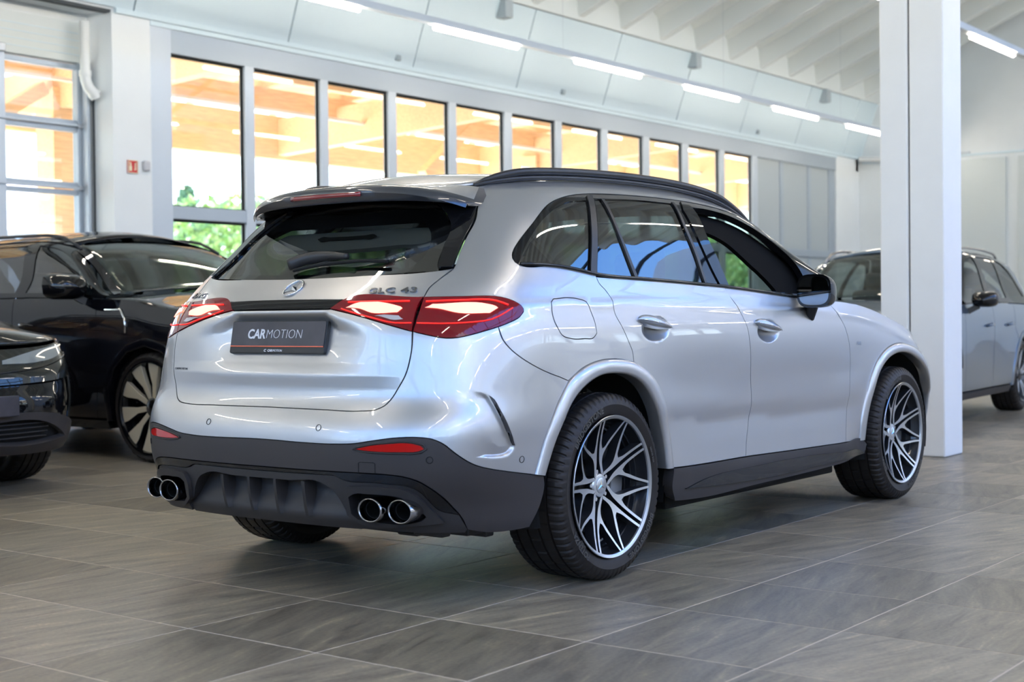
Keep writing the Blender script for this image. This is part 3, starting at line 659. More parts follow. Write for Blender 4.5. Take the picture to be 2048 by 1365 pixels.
FI=[(0.9385, 0.4477), (0.954, 0.5026), (0.9744, 0.5736), (1.0108, 0.6504), (1.0713, 0.7139), (1.1589, 0.7637), (1.2612, 0.7934), (1.376, 0.7956), (1.479, 0.7807), (1.5686, 0.7374), (1.6322, 0.669), (1.6809, 0.5856), (1.7174, 0.4939), (1.7295, 0.3975)]
def farc(r):
    L=[]
    for th,R_ in zip((180,165,150,135,120,105,90,75,60,45,30,15,0,-8),r):
        x=2.888+R_*cos(radians(th));z=.36+R_*sin(radians(th));S_,v_=CAR.fl(x,z);L.append((float(S_),float(v_)))
    return L
FFO=farc((.537,.542,.547,.545,.525,.505,.495,.498,.505,.510,.505,.495,.490,.488))
FFI=farc((.475,.480,.486,.487,.470,.452,.443,.445,.452,.458,.455,.448,.445,.443))
DS=[(1.2594, 1.1666), (1.2751, 1.1472), (1.329, 1.1135), (1.3706, 1.0721), (1.3746, 1.0515), (1.3844, 1.0277), (1.4296, 0.9762), (1.4756, 0.9141), (1.4984, 0.8761), (1.502, 0.8369)]
BP=[(2.2754, 1.1315), (2.3586, 1.0631), (2.4284, 1.0008), (2.4636, 0.9539), (2.4824, 0.876), (2.488, 0.7591),(2.498,.66), (2.501, 0.5769), (2.4839, 0.5204), (2.4563, 0.4563), (2.4335, 0.3874)]
FS=[(3.3149, 1.083), (3.4088, 1.0285), (3.5026, 0.9555), (3.545, 0.8813), (3.5555, 0.806), (3.545, 0.6837), (3.5278, 0.5338), (3.4938, 0.3700)]
DB=[(1.2541, 1.1752), (1.1087, 1.1942), (0.9674, 1.2091), (0.8486, 1.2164), (0.8346, 1.2271), (0.8247, 1.2445), (0.8219, 1.2664), (0.8299, 1.3003), (0.8523, 1.3476), (0.8795, 1.3902), (0.9061, 1.4307), (0.9364, 1.4647), (0.9747, 1.4867), (1.027, 1.5025), (1.0997, 1.5154), (1.2058, 1.5239)]
DT=[(1.5039,1.529),(1.9049,1.530),(2.2194,1.530),(2.55,1.530),(2.9,1.530),(3.1,1.530),(3.27,1.530)]
DFR=[(3.29,1.44),(3.34,1.34),(3.36,1.24),(3.36,1.15),(3.33,1.084)]
BELT=[(1.2532, 1.1672),(1.38,1.1625),(1.5,1.158), (1.6377, 1.1537),(1.9,1.1445),(2.1,1.137), (2.2752, 1.1305),(2.5,1.1205),(2.7,1.1105),(2.9,1.1005), (3.11, 1.089),(3.3149,1.0825)]
PL=[(0.9039, 0.4537), (0.8167, 0.4761), (0.7583, 0.4932), (0.727, 0.5066), (0.6975, 0.5298), (0.674, 0.5557), (0.6469, 0.5882), (0.6247, 0.6024), (0.5974, 0.6071), (0.5445, 0.6044), (0.4802, 0.5913), (0.4317, 0.5804), (0.3624, 0.5748), (0.2353, 0.5736),(0.1,.5760), (0.0, 0.5770)]
GT=[(0,.4755),(0.2,.4755),(0.3975, 0.4765), (0.4617, 0.4767), (0.5177, 0.4747), (0.5584, 0.4693), (0.592, 0.4557), (0.6247, 0.4267), (0.653, 0.3928), (0.6771, 0.3546), (0.6905, 0.3318)]
GB=[(0.641, 0.3503), (0.6242, 0.3744), (0.6006, 0.4116), (0.5821, 0.4285), (0.5595, 0.437), (0.5232, 0.4406), (0.476, 0.4445), (0.4092, 0.4441), (0.3823, 0.4502), (0.3594, 0.4618), (0.3431, 0.4621),(.2,.4610),(0,.4600)]
mir=lambda L:[(-a,b) for a,b in L]
def full(L): # closes a right-half chain (starting and ending on the centre line) with its mirror image
    R_=[p for p in L if p[0]>1e-6]
    o=[L[0]] if L[0][0]<=1e-6 else []
    o=o+R_+([L[-1]] if L[-1][0]<=1e-6 else [])
    return o+mir(R_)[::-1]
side_top=[(3.22,1.62),(3.0,1.62),(2.6,1.62),(2.2,1.62),(1.8,1.62),(1.4,1.62),(1.0,1.62),(.8,1.62),(.62,1.62)]
fuel=[(0.9723, 1.0705), (0.984, 1.0832), (1.0674, 1.0877), (1.1364, 1.0829), (1.1883, 1.0694), (1.2204, 1.0326), (1.2461, 0.9859), (1.2533, 0.9526), (1.2309, 0.9366), (1.1718, 0.934), (1.0798, 0.9367), (1.0242, 0.9508), (0.9949, 0.9834), (0.9748, 1.0413)]
PK=dict(both=True)
loop=[(.62,1.60)]+GS[:9]+LTO[:10]+BS[1:]+FO[6:10]+DS[::-1][1:]+DB+DT+side_top[:-1]
panel(CAR,'side_panel',loop,SILVER,car,side=1,holes=[fuel]); panel(CAR,'side_panel',loop,SILVER,car,side=-1)
panel(CAR,'fuel_flap',fuel,SILVER,car,off=0,g=.002)
CAB0=mat('frame_black',(.004,.004,.004),.8,spec=.1)
WQ=[(0.8492, 1.2287), (0.8583, 1.2821), (0.8838, 1.3459), (0.9264, 1.4083), (0.9769, 1.4502), (1.0434, 1.4772), (1.182, 1.4894), (1.2158, 1.1851), (0.9254, 1.2152)]
WR=[(1.2386, 1.4959), (1.5,1.504),(1.8228, 1.505), (1.8934, 1.3916), (2.0258, 1.2399), (2.1031, 1.1443), (1.2702, 1.1761)]
WF=[(1.9825, 1.495), (2.0881, 1.502), (2.2085, 1.500), (2.3534, 1.490), (2.4981, 1.468), (2.62, 1.44), (2.76, 1.40), (2.89, 1.345), (3.0, 1.27), (3.08, 1.185), (3.115, 1.112), (2.3191, 1.1379), (2.1508, 1.2988)]
for sd in (1,-1):
    fr=panel(CAR,'window_frame',DB+DT+DFR+BELT[::-1],BLACKGLOSS,car,off=-.002,holes=[WQ,WR,WF],g=.001,th=.03,side=sd)
    panel(CAR,'quarter_window',inset(resample(WQ),-.006),TINT,car,off=-.006,side=sd,g=0,skirt=False,sp=.03)
    panel(CAR,'rear_door_window',inset(resample(WR),-.006),TINT,car,off=-.006,side=sd,g=0,skirt=False,sp=.03)
    if sd==-1: panel(CAR,'front_door_window',inset(resample(WF),-.006),CLEAR,car,off=-.010,side=sd,g=0,skirt=False,sp=.03)
    panel(CAR,'door_frame_inner',[(1.93,1.515),(2.2,1.52),(2.5,1.50),(2.8,1.42),(3.05,1.31),(3.16,1.18),(3.16,1.09),(2.31,1.12),(2.14,1.30)],CAB0,car,off=-.05,side=sd,th=.02,g=0,sp=.05,
      holes=[[(2.07,1.40),(2.16,1.405),(2.24,1.392),(2.35,1.362),(2.46,1.318),(2.58,1.268),(2.70,1.222),(2.80,1.178),(2.87,1.14),(2.90,1.112),(2.33,1.135),(2.19,1.26)]] if sd==1 else [[(2.07,1.455),(2.24,1.46),(2.5,1.43),(2.75,1.36),(2.95,1.26),(3.06,1.12),(2.33,1.135),(2.17,1.30)]])
    # seals and pillars
    panel(CAR,'pillar_trim',[(1.1846, 1.5119), (1.2259, 1.5151), (1.2606, 1.172), (1.2159, 1.1791)],SATIN,car,off=.004,side=sd,rs=.03)
    panel(CAR,'vent_divider',[(1.2812, 1.499), (1.304, 1.500), (1.4002, 1.3534), (1.564, 1.1619), (1.5351, 1.1635), (1.3855, 1.3452)],SATIN,car,off=.002,side=sd,rs=.03)
    panel(CAR,'pillar_trim',[(1.8228, 1.5137),(1.845,1.514), (1.914, 1.3976), (2.045, 1.2439), (2.126, 1.1393),(2.1031, 1.1403),(2.02, 1.2439), (1.8904, 1.3956)],SATIN,car,off=.002,side=sd,rs=.03,corner=30)
    panel(CAR,'pillar_cover',[(1.9008, 1.5238), (1.976, 1.5),(2.0135, 1.4606), (2.0968, 1.3466), (2.2081, 1.2453), (2.3152, 1.134),(2.235,1.136), (2.09,1.263), (1.975, 1.38),(1.90,1.47)],BLACKGLOSS,car,off=.004,side=sd,rs=.03)
    bl=bpath(CAR,[(0.85,1.2175),(0.9674, 1.2105), (1.1087, 1.1957),(1.2541, 1.1767),(1.6377, 1.1592), (2.2752, 1.136), (3.11, 1.094),(3.3,1.088)],.004,sd)
    mb=MB();mb.tube(bl,.007,8);mb.build('belt_moulding',BLACKGLOSS,car,True)
panel(CAR,'rear_door',DS+FO[10:]+[(2.0518,.3923),(2.4335,.3874)]+BP[::-1]+[(2.1,1.138),(1.9,1.1455),(1.75,1.151),(1.6377,1.1547),(1.5,1.159),(1.38,1.163)],SILVER,car,fine=[(1.56,1.80,.89,1.02,.006)],**PK)
panel(CAR,'front_door',BP+[(3.0391,.3749)]+FS[::-1]+[(3.11,1.090),(2.9,1.1015),(2.7,1.1115),(2.5,1.1215),(2.38,1.127)],SILVER,car,fine=[(2.545,2.785,.87,1.0,.006)],**PK)
fe=FS[:]+FFO[:]+[(4.86,.33),(4.90,.6),(4.95,.9),(4.92,1.08),(4.6,1.085),(4.1,1.085),(3.7,1.085)]
panel(CAR,'front_fender',fe,SILVER,car,**PK)
panel(CAR,'front_bumper',[(4.86,.33),(4.90,.6),(4.95,.9),(4.92,1.08),(5.2,1.085),(5.42,1.085),(5.42,.33)],SILVER,car,both=True,rs=.03,sp=.04)
panel(CAR,'rear_bumper',full([(0,.577)]+PL[::-1][1:]+FO[1:6]+BS[::-1][0:]+LTO[10:15]+GS[14:]),SILVER,car,pts=np.concatenate([VPT,VPT*[-1,1]]))
panel(CAR,'bumper_cladding',full([(0,.577)]+PL[::-1][1:]+[(.9387,.4452),(.9428,.4145),(.9314,.3555),(.89,.262),(.8355,.258),(.75,.262),(.71,.275)]+GT[::-1]),PLASTIC,car,off=-.001)
panel(CAR,'bumper_strip',full(GT+GB),BLACKGLOSS,car,off=.001)
TR=[(0.43,.30),(0.392, .3257), (0.3682, .3729), (0.3354, .4148), (0.3037, .4300),(.15,.4305), (0, .4305)]
BZ=[(0.4087, 0.3907), (0.4261, 0.4038),(.47,.406), (0.5148, 0.4053), (0.5563, 0.3975), (0.5856, 0.374), (0.6135, 0.3286),(.60,.312), (0.5781, 0.305), (0.4307, 0.312), (0.412, 0.33)]
BO=[(0.3936, 0.400), (0.4049, 0.4245), (0.4596, 0.4312), (0.5163, 0.4308), (0.5574, 0.4253), (0.5864, 0.4076), (0.6148, 0.3706), (0.655, 0.3069),(.60,.298),(.43,.300),(.398,.325)]
df=full([(0,.4600)]+GB[::-1][1:]+[(.6905,.3303),(.711,.275),(.705,.262),(.60,.262),(.45,.268),(.43,.268)]+TR)
panel(CAR,'diffuser',df,PLASTIC2,car,off=-.004,holes=[BZ,mir(BZ)],th=.07)
panel(CAR,'diffuser_recess',full([(0,.4405),(.312,.4405),(.40,.375),(.45,.30),(.43,.26),(0,.26)]),PLASTIC2,car,off=lambda a,b:-.062+.05*sstep(.40,.29,b),skirt=False)
for sd in (1,-1):
    panel(CAR,'exhaust_surround',BO,PLASTIC2,car,off=lambda a,b:.012-.0*a,holes=[BZ],side=sd,th=.05,sp=.015,g=.0)
    panel(CAR,'exhaust_recess',[(a,b) for a,b in inset(resample(BZ),-.01)],VOIDM,car,off=-.06,side=sd,skirt=False)
for k in (-.225,-.078,.07,.215):
    V=[]
    for i in range(13):
        v=.432-.011*i;q,n=CAR.surf(np.array([k+.0,k+.014]),np.array([v,v]),-.004-.004*i/12)
        q2,_=CAR.surf(np.array([k-.0,k+.018+.012*i/12]),np.array([v,v]),-.066+.05*float(sstep(.40,.29,v)))
        V+=[q[0],q[1],q2[1],q2[0]]
    F=[]
    for i in range(12):
        for j in range(4): F.append((4*i+j,4*i+(j+1)%4,4*i+4+(j+1)%4,4*i+4+j))
    F+=[(0,1,2,3),(48,51,50,49)]
    m_=MB();m_.add(V,F);m_.build('diffuser_fin',PLASTIC2,car,True,autosm=.6)
# gate
panel(CAR,'tailgate',full([(0,1.0552),(.05,1.0552),(.1,1.0552),(.15,1.0552),(.2,1.0552),(.25,1.0552),(.2945,1.0552)]+LTI[1:]+GS[15:]),SILVER,car,fine=[(-.56,.56,.80,1.055,.011)])
panel(CAR,'tailgate_upper',full([(0,1.1836),(.3817,1.1885),(.6395,1.2004),(.6756,1.2075)]+GS[7:10]+[(.3442,1.0903),(.27,1.0915),(.2,1.0925),(.1,1.0932),(0,1.0935)]),SILVER,car)
panel(CAR,'gloss_strip',full([(0,1.0935),(.1,1.0932),(.2,1.0925),(.27,1.0915),(.3427,1.0903),(.2945,1.0552),(.25,1.0552),(.2,1.0552),(.1,1.0552),(0,1.0552)]),BLACKGLOSS,car,off=.004)
LENS=mat('red_lens',(.20,.003,.008),.06,0,1,.01,spec=.1)
GLOW=mat('lamp_glow',(.9,.3,.25),.3,emit=(1,.28,.20),es=1.9); REDL=mat('red_light_guide',(.5,.01,.01),.3,emit=(1,.02,.012),es=.8)
REDR=mat('red_reflector',(.42,.005,.004),.12,0,.6,emit=(1,.02,.01),es=.05)  # no lamp: a faint red glow is put into the reflector colour
WHL=mat('reverse_lens',(.55,.50,.50),.15,0,1)
for sd in (1,-1):
    L1=panel(CAR,'tail_lamp',LTO,LENS,car,off=.003,side=sd)
    L2=panel(CAR,'tail_lamp',[(0.6142, 1.0951)]+LTI+[(.5961,.9924),(.5977,1.0226),(.6009,1.0491),(.6066,1.0757)],LENS,car,off=.004,side=sd)
    go=[(0.6199, 1.0526), (0.639, 1.0674), (0.7719, 1.0658), (0.7936, 1.0571), (0.7991, 1.0494), (0.7771, 1.0308), (0.7026, 1.0322), (0.6534, 1.0482)]
    gi=[(0.3688, 1.0565), (0.3894, 1.0679), (0.5379, 1.0662), (0.5575, 1.0594), (0.5646, 1.0516), (0.5514, 1.0366), (0.4688, 1.0366), (0.4319, 1.0498)]
    panel(CAR,'light_guide',go,GLOW,L1,off=.0062,side=sd,skirt=False,sp=.012); panel(CAR,'light_guide',gi,GLOW,L2,off=.0072,side=sd,skirt=False,sp=.012)
    panel(CAR,'reverse_light',[(0.481, 1.028), (0.4977, 1.0317), (0.5554, 1.029), (0.5703, 1.0136), (0.5455, 1.0101), (0.5059, 1.022)],WHL,L2,off=.0068,side=sd,skirt=False)
    for L,par,r in (([(0.3509, 1.0547), (0.3878, 1.0446), (0.4788, 1.0204), (0.5463, 1.0025), (0.5912, 1.0019)],L2,.0024),([(0.6049, 1.0017), (0.6687, 0.9989), (0.726, 1.0016), (0.7825, 1.0118), (0.816, 1.0339), (0.8372, 1.0507)],L1,.0024),([(0.3724, 1.0779), (0.4667, 1.0784), (0.5789, 1.0782)],L2,.0034),([(0.622, 1.0764), (0.7037, 1.0796), (0.7937, 1.0763), (0.8253, 1.0605)],L1,.0034)):
        mb=MB();mb.tube(bpath(CAR,L,.0045 if par is L1 else .0055,sd),r,8);mb.build('light_line',REDL,par,True)
    rf=panel(CAR,'reflector',[(0.4348, 0.5605), (0.4743, 0.5732), (0.5185, 0.5809), (0.5829, 0.5843), (0.6014, 0.5775), (0.6077, 0.567), (0.5966, 0.5597), (0.5587, 0.556), (0.5076, 0.5548), (0.4624, 0.5569)],REDR,car,off=.003,side=sd,g=0)
    mb=MB();mb.tube(bpath(CAR,[(0.425, 0.5605), (0.4743, 0.5772), (0.5185, 0.5859), (0.5829, 0.5893), (0.6064, 0.5815), (0.6137, 0.567), (0.6016, 0.5547), (0.5587, 0.5505), (0.5076, 0.5498), (0.4624, 0.5519)],0,sd,closed=True,corner=150),.0035,6,closed=True);mb.build('reflector_rim',PLASTIC2,car,True)
    panel(CAR,'pillar_spoiler',[(0.5117, 1.5179), (0.5633, 1.4869), (0.6086, 1.4373), (0.6305, 1.4024), (0.6394, 1.3546), (0.6348, 1.3138), (0.6374, 1.2056)]+GS[:7][::-1]+[(.60,1.56)],BLACKGLOSS,car,off=.010,side=sd)
    panel(CAR,'bumper_vent',[(0.7655, 0.7478), (0.7719, 0.7419), (0.7909, 0.6947), (0.8106, 0.6361), (0.8315, 0.5690), (0.8273, 0.57), (0.8047, 0.6227), (0.7829, 0.6907)],SATIN,car,off=lambda a,b:.0015-silver_disp(np.abs(a),b),side=sd,g=0,sp=.01,th=.006)
rg=panel(CAR,'rear_window',full([(0,1.1836),(.3817,1.1885),(.6395,1.2004),(.6374,1.2056),(.6348,1.3138),(.6394,1.3546),(.6305,1.4024),(.6086,1.4373),(.5633,1.4869),(.5,1.50),(0,1.50)]),TINT2,car,off=-.003,skirt=False)
panel(CAR,'window_border',full([(0,1.186),(.3817,1.1905),(.6374,1.2026),(.6348,1.3138),(.6394,1.3546),(.6305,1.4024),(.6086,1.4373),(.5633,1.4869),(.5,1.50),(0,1.50)]),BLACKGLOSS,car,off=-.006,skirt=False,
 holes=[[(-.545,1.222),(-.30,1.212),(0,1.208),(.30,1.212),(.545,1.222),(.575,1.26),(.585,1.33),(.57,1.38),(.53,1.43),(0,1.43),(-.53,1.43),(-.57,1.38),(-.585,1.33),(-.575,1.26)]])
panel(CAR,'tailgate_trim',full([(0,1.45),(.15,1.45),(.3,1.45),(.45,1.45),(.53,1.445),(.5858,1.41),(.55,1.380),(.42,1.370),(.27,1.3634),(.13,1.360),(0,1.358)]),mat('grey_trim',(.30,.30,.32),.6),car,off=-.05,th=.02)
panel(CAR,'light_slot',full([(0,1.418),(.08,1.4185),(.16,1.419),(.24,1.420),(.262,1.411),(.24,1.402),(.16,1.401),(.08,1.4005),(0,1.400)]),VOIDM,car,off=-.040,th=.004)
# spoiler
def spl_sec(t):
    y=.578*t;a=abs(t)
    te=-.600+.105*a**2.2+.06*a**8            # trailing edge x
    zc=1.536-.028*a**2-.045*a**5             # crest z
    zl=1.470-.010*a**2-.020*a**6             # lip z
    S_=float(np.interp(a,[0,.25,.5,.75,.9,1],[0,.16,.33,.50,.60,.66]));q,_=CAR.surf(np.array([S_]),np.array([1.64-.06*a**4]),.004)
    xf,zf_=q[0][0]+.02,q[0][2]
    q2,_=CAR.surf(np.array([S_]),np.array([1.47-.03*a**3]),.0)
    yr=-float(q[0][1])*(1 if t>=0 else -1) if a>.02 else y
    P_=[(xf,zf_),(xf-.07,max(zf_,zc)+.008*(1-a)),(te+.05,zc+.004),(te+.02,zc-.002),(te+.006,zc-.012),(te,zc-.03),(te+.010,zl+.008),(te+.018,zl),(te+.05,zl+.006),(float(q2[0][0])+.01,zl+.02-.02*a),(xf-.01,zl+.03-.02*a)]
    out=[]
    for i,(x,z) in enumerate(P_):
        k=min(i,10-i)/2;k=max(0,min(1,k));yy=(yr*(1-k)+y*k) if i<3 else y
        out.append((x,-yy,z))
    return out
V=[];F=[];n_=41
for i in range(n_): V+=spl_sec(-1+2*i/(n_-1))
m11=11
for i in range(n_-1):
    for j in range(m11): F.append((i*m11+j,i*m11+(j+1)%m11,(i+1)*m11+(j+1)%m11,(i+1)*m11+j))
F+=[tuple(range(m11))[::-1],tuple((n_-1)*m11+j for j in range(m11))]
SPT=SILVER
SPM=paint('spoiler_dark',(.045,.05,.06),.4,.28)  # darker tone on the spoiler's rear and lower faces
mb=MB();mb.add(V,F);sp_=mb.build('spoiler',SPM,car,True,autosm=.7);sp_.data.materials.append(SPT)
for p in sp_.data.polygons:
    if p.index<(n_-1)*m11 and p.index%m11 in (0,1,10): p.material_index=1
mb=MB();L=[]
for y in np.linspace(-.188,.188,17):
    a=abs(y/.60);te=-.600+.105*a**2.2;L.append((te-.001,-y,1.4985-.002*a))
mb.tube(L,.0095,10,ry=.006);mb.build('brake_light',mat('dim_red_lens',(.22,.015,.02),.15,0,1),sp_,True)
# roof, windscreen, bonnet
def rows(name,v,S0,S1,n,mt,crown,m=24,off=0,par=car,fn=None):
    V=[];F=[]
    for i in range(n+1):
        q,nn=CAR.surf(np.array([S0+(S1-S0)*i/n]),np.array([v]),off);x,y,z=q[0];y=abs(y)
        k=crown*min(1,y/.5) if fn is None else fn(x)*min(1,y/.5)
        for j in range(m+1):
            t=-1+2*j/m;V.append((x,y*t,z+k*(1-t*t)))
    for i in range(n):
        for j in range(m): F.append((i*(m+1)+j,i*(m+1)+j+1,(i+1)*(m+1)+j+1,(i+1)*(m+1)+j))
    o=MB();o.add(V,F);o=o.build(name,mt,par,True);s=o.modifiers.new('s','SOLIDIFY');s.thickness=.01;s.offset=-1 if False else 0
    return o
rows('roof',1.62,.03,2.42,60,SILVER,.052)
rows('windscreen',1.62,2.44,3.26,24,glass('windscreen_glass',(.55,.62,.60),1.5),.05)
rows('bonnet',1.08,3.66,4.98,34,SILVER,.055)
# roof rails
for sd in (1,-1):
    L=[];Lb=[]
    for S_ in np.linspace(.62,2.62,46):
        t=(S_-.62)/2.0;h=.034*min(1,(t/.10))**.6*min(1,((1-t)/.16))**.7+.002
        q,n=CAR.surf(np.array([S_]),np.array([1.618]),h);L.append(q[0]*[1,sd,1]);q,n=CAR.surf(np.array([S_]),np.array([1.612]),h*.35);Lb.append(q[0]*[1,sd,1])
    mb=MB();mb.tube(L,[.0165*min(1,.35+12*min(i,45-i)/45) for i in range(46)],12);r_=mb.build('roof_rail',SATIN,car,True)
    mb=MB();mb.tube(Lb,.011,10);mb.build('rail_base',SATIN,r_,True)
# flares
def flare(O,I,sd):
    A=resample(O,.03,170,False);B=resample(I,.03,170,False)
    n=len(A);B=np.array([[np.interp(i/(n-1),np.linspace(0,1,len(B)),B[:,k]) for k in (0,1)] for i in range(n)])
    prof=np.array([(0,-.010),(.02,.004),(.10,.010),(.5,.014),(.85,.013),(.97,.008),(1.0,-.002),(1.0,-.05)]);m=len(prof)
    t=prof[:,0][None,:,None];p=(A[:,None]*(1-t)+B[:,None]*t).reshape(-1,2);o_=np.tile(prof[:,1],n)[:,None]
    q,nn=CAR.surf(p[:,0],p[:,1]);V=np.where(o_<0,q+np.array([0,-1,0])*o_,q+nn*o_)*[1,sd,1];F=[]
    for i in range(n-1):
        for j in range(m-1): F.append((i*m+j,i*m+j+1,(i+1)*m+j+1,(i+1)*m+j))
    mb=MB();mb.add(V,F);mb.build('wheel_arch_trim',SILVER,car,True,autosm=.9)
for sd in (1,-1): flare(FO,FI,sd); flare(FFO,FFI,sd)
# sill
for sd in (1,-1):
    panel(CAR,'side_skirt',[(1.7774,.3955),(2.0518,.3903),(2.4336,.3854),(3.04,.373),(3.4953,.3681),(3.74,.359),(3.78,.335),(3.76,.285),(3.15,.262),(2.58,.256),(2.07,.252),(1.80,.262),(1.77,.31)],PLASTIC,car,off=.006,side=sd,th=.05)
    panel(CAR,'skirt_blade',[(1.8575, 0.3058), (2.0073, 0.3289), (2.4854, 0.3396), (3.3933, 0.3288),(3.7,.31), (3.76, 0.2893), (3.3,.285),(2.8434, 0.2761), (2.4859, 0.2785), (2.2427, 0.2857)],BLACKGLOSS,car,off=.014,side=sd)
# door handles
HPM=paint('handle_paint',(.42,.46,.52),.8,.3)
for sd in (1,-1):
    for s0,v0 in ((1.672,.984),(2.660,.960)):
        V=[];F=[];n=28
        ring=[(0,0)]
        for k in range(1,9):
            r=sin(k/8*pi/2)
            for j in range(n):
                a=2*pi*j/n;ca,sa=cos(a),sin(a);hh=.031*(1-.42*(ca*.5+.5))*(1 if sa>0 else .80)
                ring.append((r*ca*.122,r*sa*hh))
        ra=np.array(ring);rr=np.array([0]+[sin(k/8*pi/2) for k in range(1,9) for j in range(n)])
        S_=s0+ra[:,0];v_=v0+ra[:,1]-.16*ra[:,0];p=CAR.P(S_,v_);nn=CAR.N0(S_,v_)
        V=(p+nn*(.0045+.028*np.sqrt(np.clip(1-rr**2,0,1)))[:,None]-nn*.018*(rr[:,None]>.999))*[1,sd,1]
        F=[(0,1+j,1+(j+1)%n) for j in range(n)]+[(1+k*n+j,1+(k+1)*n+j,1+(k+1)*n+(j+1)%n,1+k*n+(j+1)%n) for k in range(7) for j in range(n)]
        mb=MB();mb.add(V,F);h=mb.build('door_handle',HPM,car,True)
        S_=s0+np.linspace(-.108,.112,14);v_=v0-.004-.16*(S_-s0);p=CAR.P(S_,v_)+CAR.N0(S_,v_)*(.0045+.028*np.sqrt(np.clip(1-((S_-s0)/.122)**2,0,1))+.0005)[:,None]
        mb=MB();mb.tube(p*[1,sd,1],.0028,6);mb.build('handle_strip',CHROME,h,True)
# mirrors
for sd in (1,-1):
    V=[];F=[];nu,nv=20,14
    for i in range(nu+1):
        t=i/nu                                   # along x: glass face (0) to nose (1)
        s_=[1,1,.985,.96,.93,.89,.84,.78,.70,.60,.47,.3,.12][min(12,int(t*12))] if 0 else (1-t**2.2)**.55
        x=1.66+.165*t
        for j in range(nv*2):
            a=2*pi*j/(nv*2);ce,se=cos(a),sin(a);e_=.62
            y=.088*np.sign(ce)*abs(ce)**e_*s_;z=.080*np.sign(se)*abs(se)**e_*s_
            z-=.018*(-ce)*.6*0;z+= .014*ce*sd*0
            V.append((x-.10*(y*sd*-1)*0+.28*(-y)*sd*0+(-y)*0,sd*-1.0*(1.000+0)+y,1.128+z-.10*abs(y+.0)*0-.012*t))
    m2=nv*2
    for i in range(nu):
        for j in range(m2): F.append((i*m2+j,i*m2+(j+1)%m2,(i+1)*m2+(j+1)%m2,(i+1)*m2+j))
    F.append(tuple(range(m2))[::-1])
    mb=MB();mb.add(V,F);mm=mb.build('door_mirror',BLACKGLOSS,car,True,autosm=.8)
    G_=[(1.6585,sd*-1.0+.077*np.sign(cos(a))*abs(cos(a))**.62,1.128+.067*np.sign(sin(a))*abs(sin(a))**.62) for a in np.linspace(0,2*pi,40,endpoint=False)]
    mb=MB();mb.add(G_+[(x+.002,y,z) for x,y,z in G_],[tuple(range(40))[::-1],tuple(range(40,80))]+[(i,(i+1)%40,40+(i+1)%40,40+i) for i in range(40)]);mb.build('mirror_glass',TEAL,mm)
    mb=MB();mb.beam((1.72,sd*-.97,1.07),(1.80,sd*-.905,1.00),.05,.05);mb.build('mirror_foot',SATIN,mm,bevel=.012)
# wipers, badges, plate
aL=bpath(CAR,[(-.150,1.222),(-.08,1.242),(.0,1.252),(.15,1.257),(.26,1.250)],.030);
mb=MB();mb.tube(aL,[.012+.012*min(1,(1-i/(len(aL)-1))*1.6) for i in range(len(aL))],10,ry=.012);wa=mb.build('rear_wiper',SATIN,car,True)
mb=MB();mb.tube(bpath(CAR,[(-.10,1.207),(.0,1.222),(.2,1.236),(.36,1.240),(.47,1.233)],.016),.007,8);mb.build('wiper_blade',VOIDM,wa,True)
def on_surf(S0,v0,kx,ky,off):
    def f(V):
        V=np.asarray(V);S_=S0+V[:,0]*kx;v_=v0+V[:,1]*ky;sg=np.where(S_<0,-1,1)
        q,n=CAR.surf(np.abs(S_),v_);q=q+n*(off+V[:,2])[:,None];q[:,1]*=sg
        return q
    f.batch=True
    return f
on_gate=on_surf
text_obj('model_lettering','GLC 43',.037,on_gate(.514,1.1205,1.28,.78,.0015),BADGE,car,ext=.0028,bold=.0006,sp=1.08)
text_obj('model_lettering','AMG',.037,on_gate(-.595,1.1205,1.15,.78,.0015),BADGE,car,ext=.0028,bold=.0006,sp=1.1)
q,n=CAR.surf(np.array([0.001]),np.array([1.1405]),.003);q=Vector(q[0]);n=Vector(n[0]);ey=Vector((0,-1,0));ez=n.cross(ey).normalized()*-1
if ez.z<0: ez=-ez
mb=MB();mb.tube([q+ey*.0405*cos(a)+ez*.0465*sin(a) for a in np.linspace(0,2*pi,48,endpoint=False)],.0035,8,closed=True);em=mb.build('star_emblem',CHROME,car,True)
mb=MB()
for k in range(3):
    a=pi/2+k*2*pi/3;d=ey*cos(a)+ez*1.14*sin(a);sdv=ey*-sin(a)+ez*1.14*cos(a)
    V=[q+d*.0405,q+sdv*.0095+d*.0055,q-sdv*.0095+d*.0055,q+n*.010]
    mb.add(V,[(0,1,3),(0,3,2),(0,2,1)])
mb.build('emblem_star',CHROME,em)
PC=Vector((-.8575,0,.9535));pu=Vector((.0225,0,.119)).normalized();pn=Vector((-pu.z,0,pu.x));pr_=Vector((0,-1,0))
def plq(x,y,z): return PC+pr_*x+pu*y+pn*z
def rrect(w,h,r,n=5):
    L=[]
    for cx,cy,a0 in ((w-r,h-r,0),(-w+r,h-r,90),(-w+r,-h+r,180),(w-r,-h+r,270)):
        for k in range(n+1): a=radians(a0+90*k/n);L.append((cx+r*cos(a),cy+r*sin(a)))
    return L
mb=MB();mb.prism(rrect(.256,.0625,.008),lambda p:plq(p[0],p[1],-.022),lambda p:plq(p[0],p[1],.0));pl=mb.build('plate_holder',mat('plate_black',(.012,.012,.013),.35),car,bevel=.003)
mb=MB();mb.prism(rrect(.251,.0485,.006),lambda p:plq(p[0],p[1]+.0105,-.001),lambda p:plq(p[0],p[1]+.0105,.0025));pp=mb.build('number_plate',mat('plate_face',(.055,.050,.058),.45,noise=(9,.25,(1,1,1))),pl)
mb=MB();mb.prism([(-.25,-.0375),(.25,-.0375),(.25,-.0335),(-.25,-.0335)],lambda p:plq(p[0],p[1],.0),lambda p:plq(p[0],p[1],.0034));mb.build('orange_line',mat('orange_line',(.85,.16,.07),.5),pl)
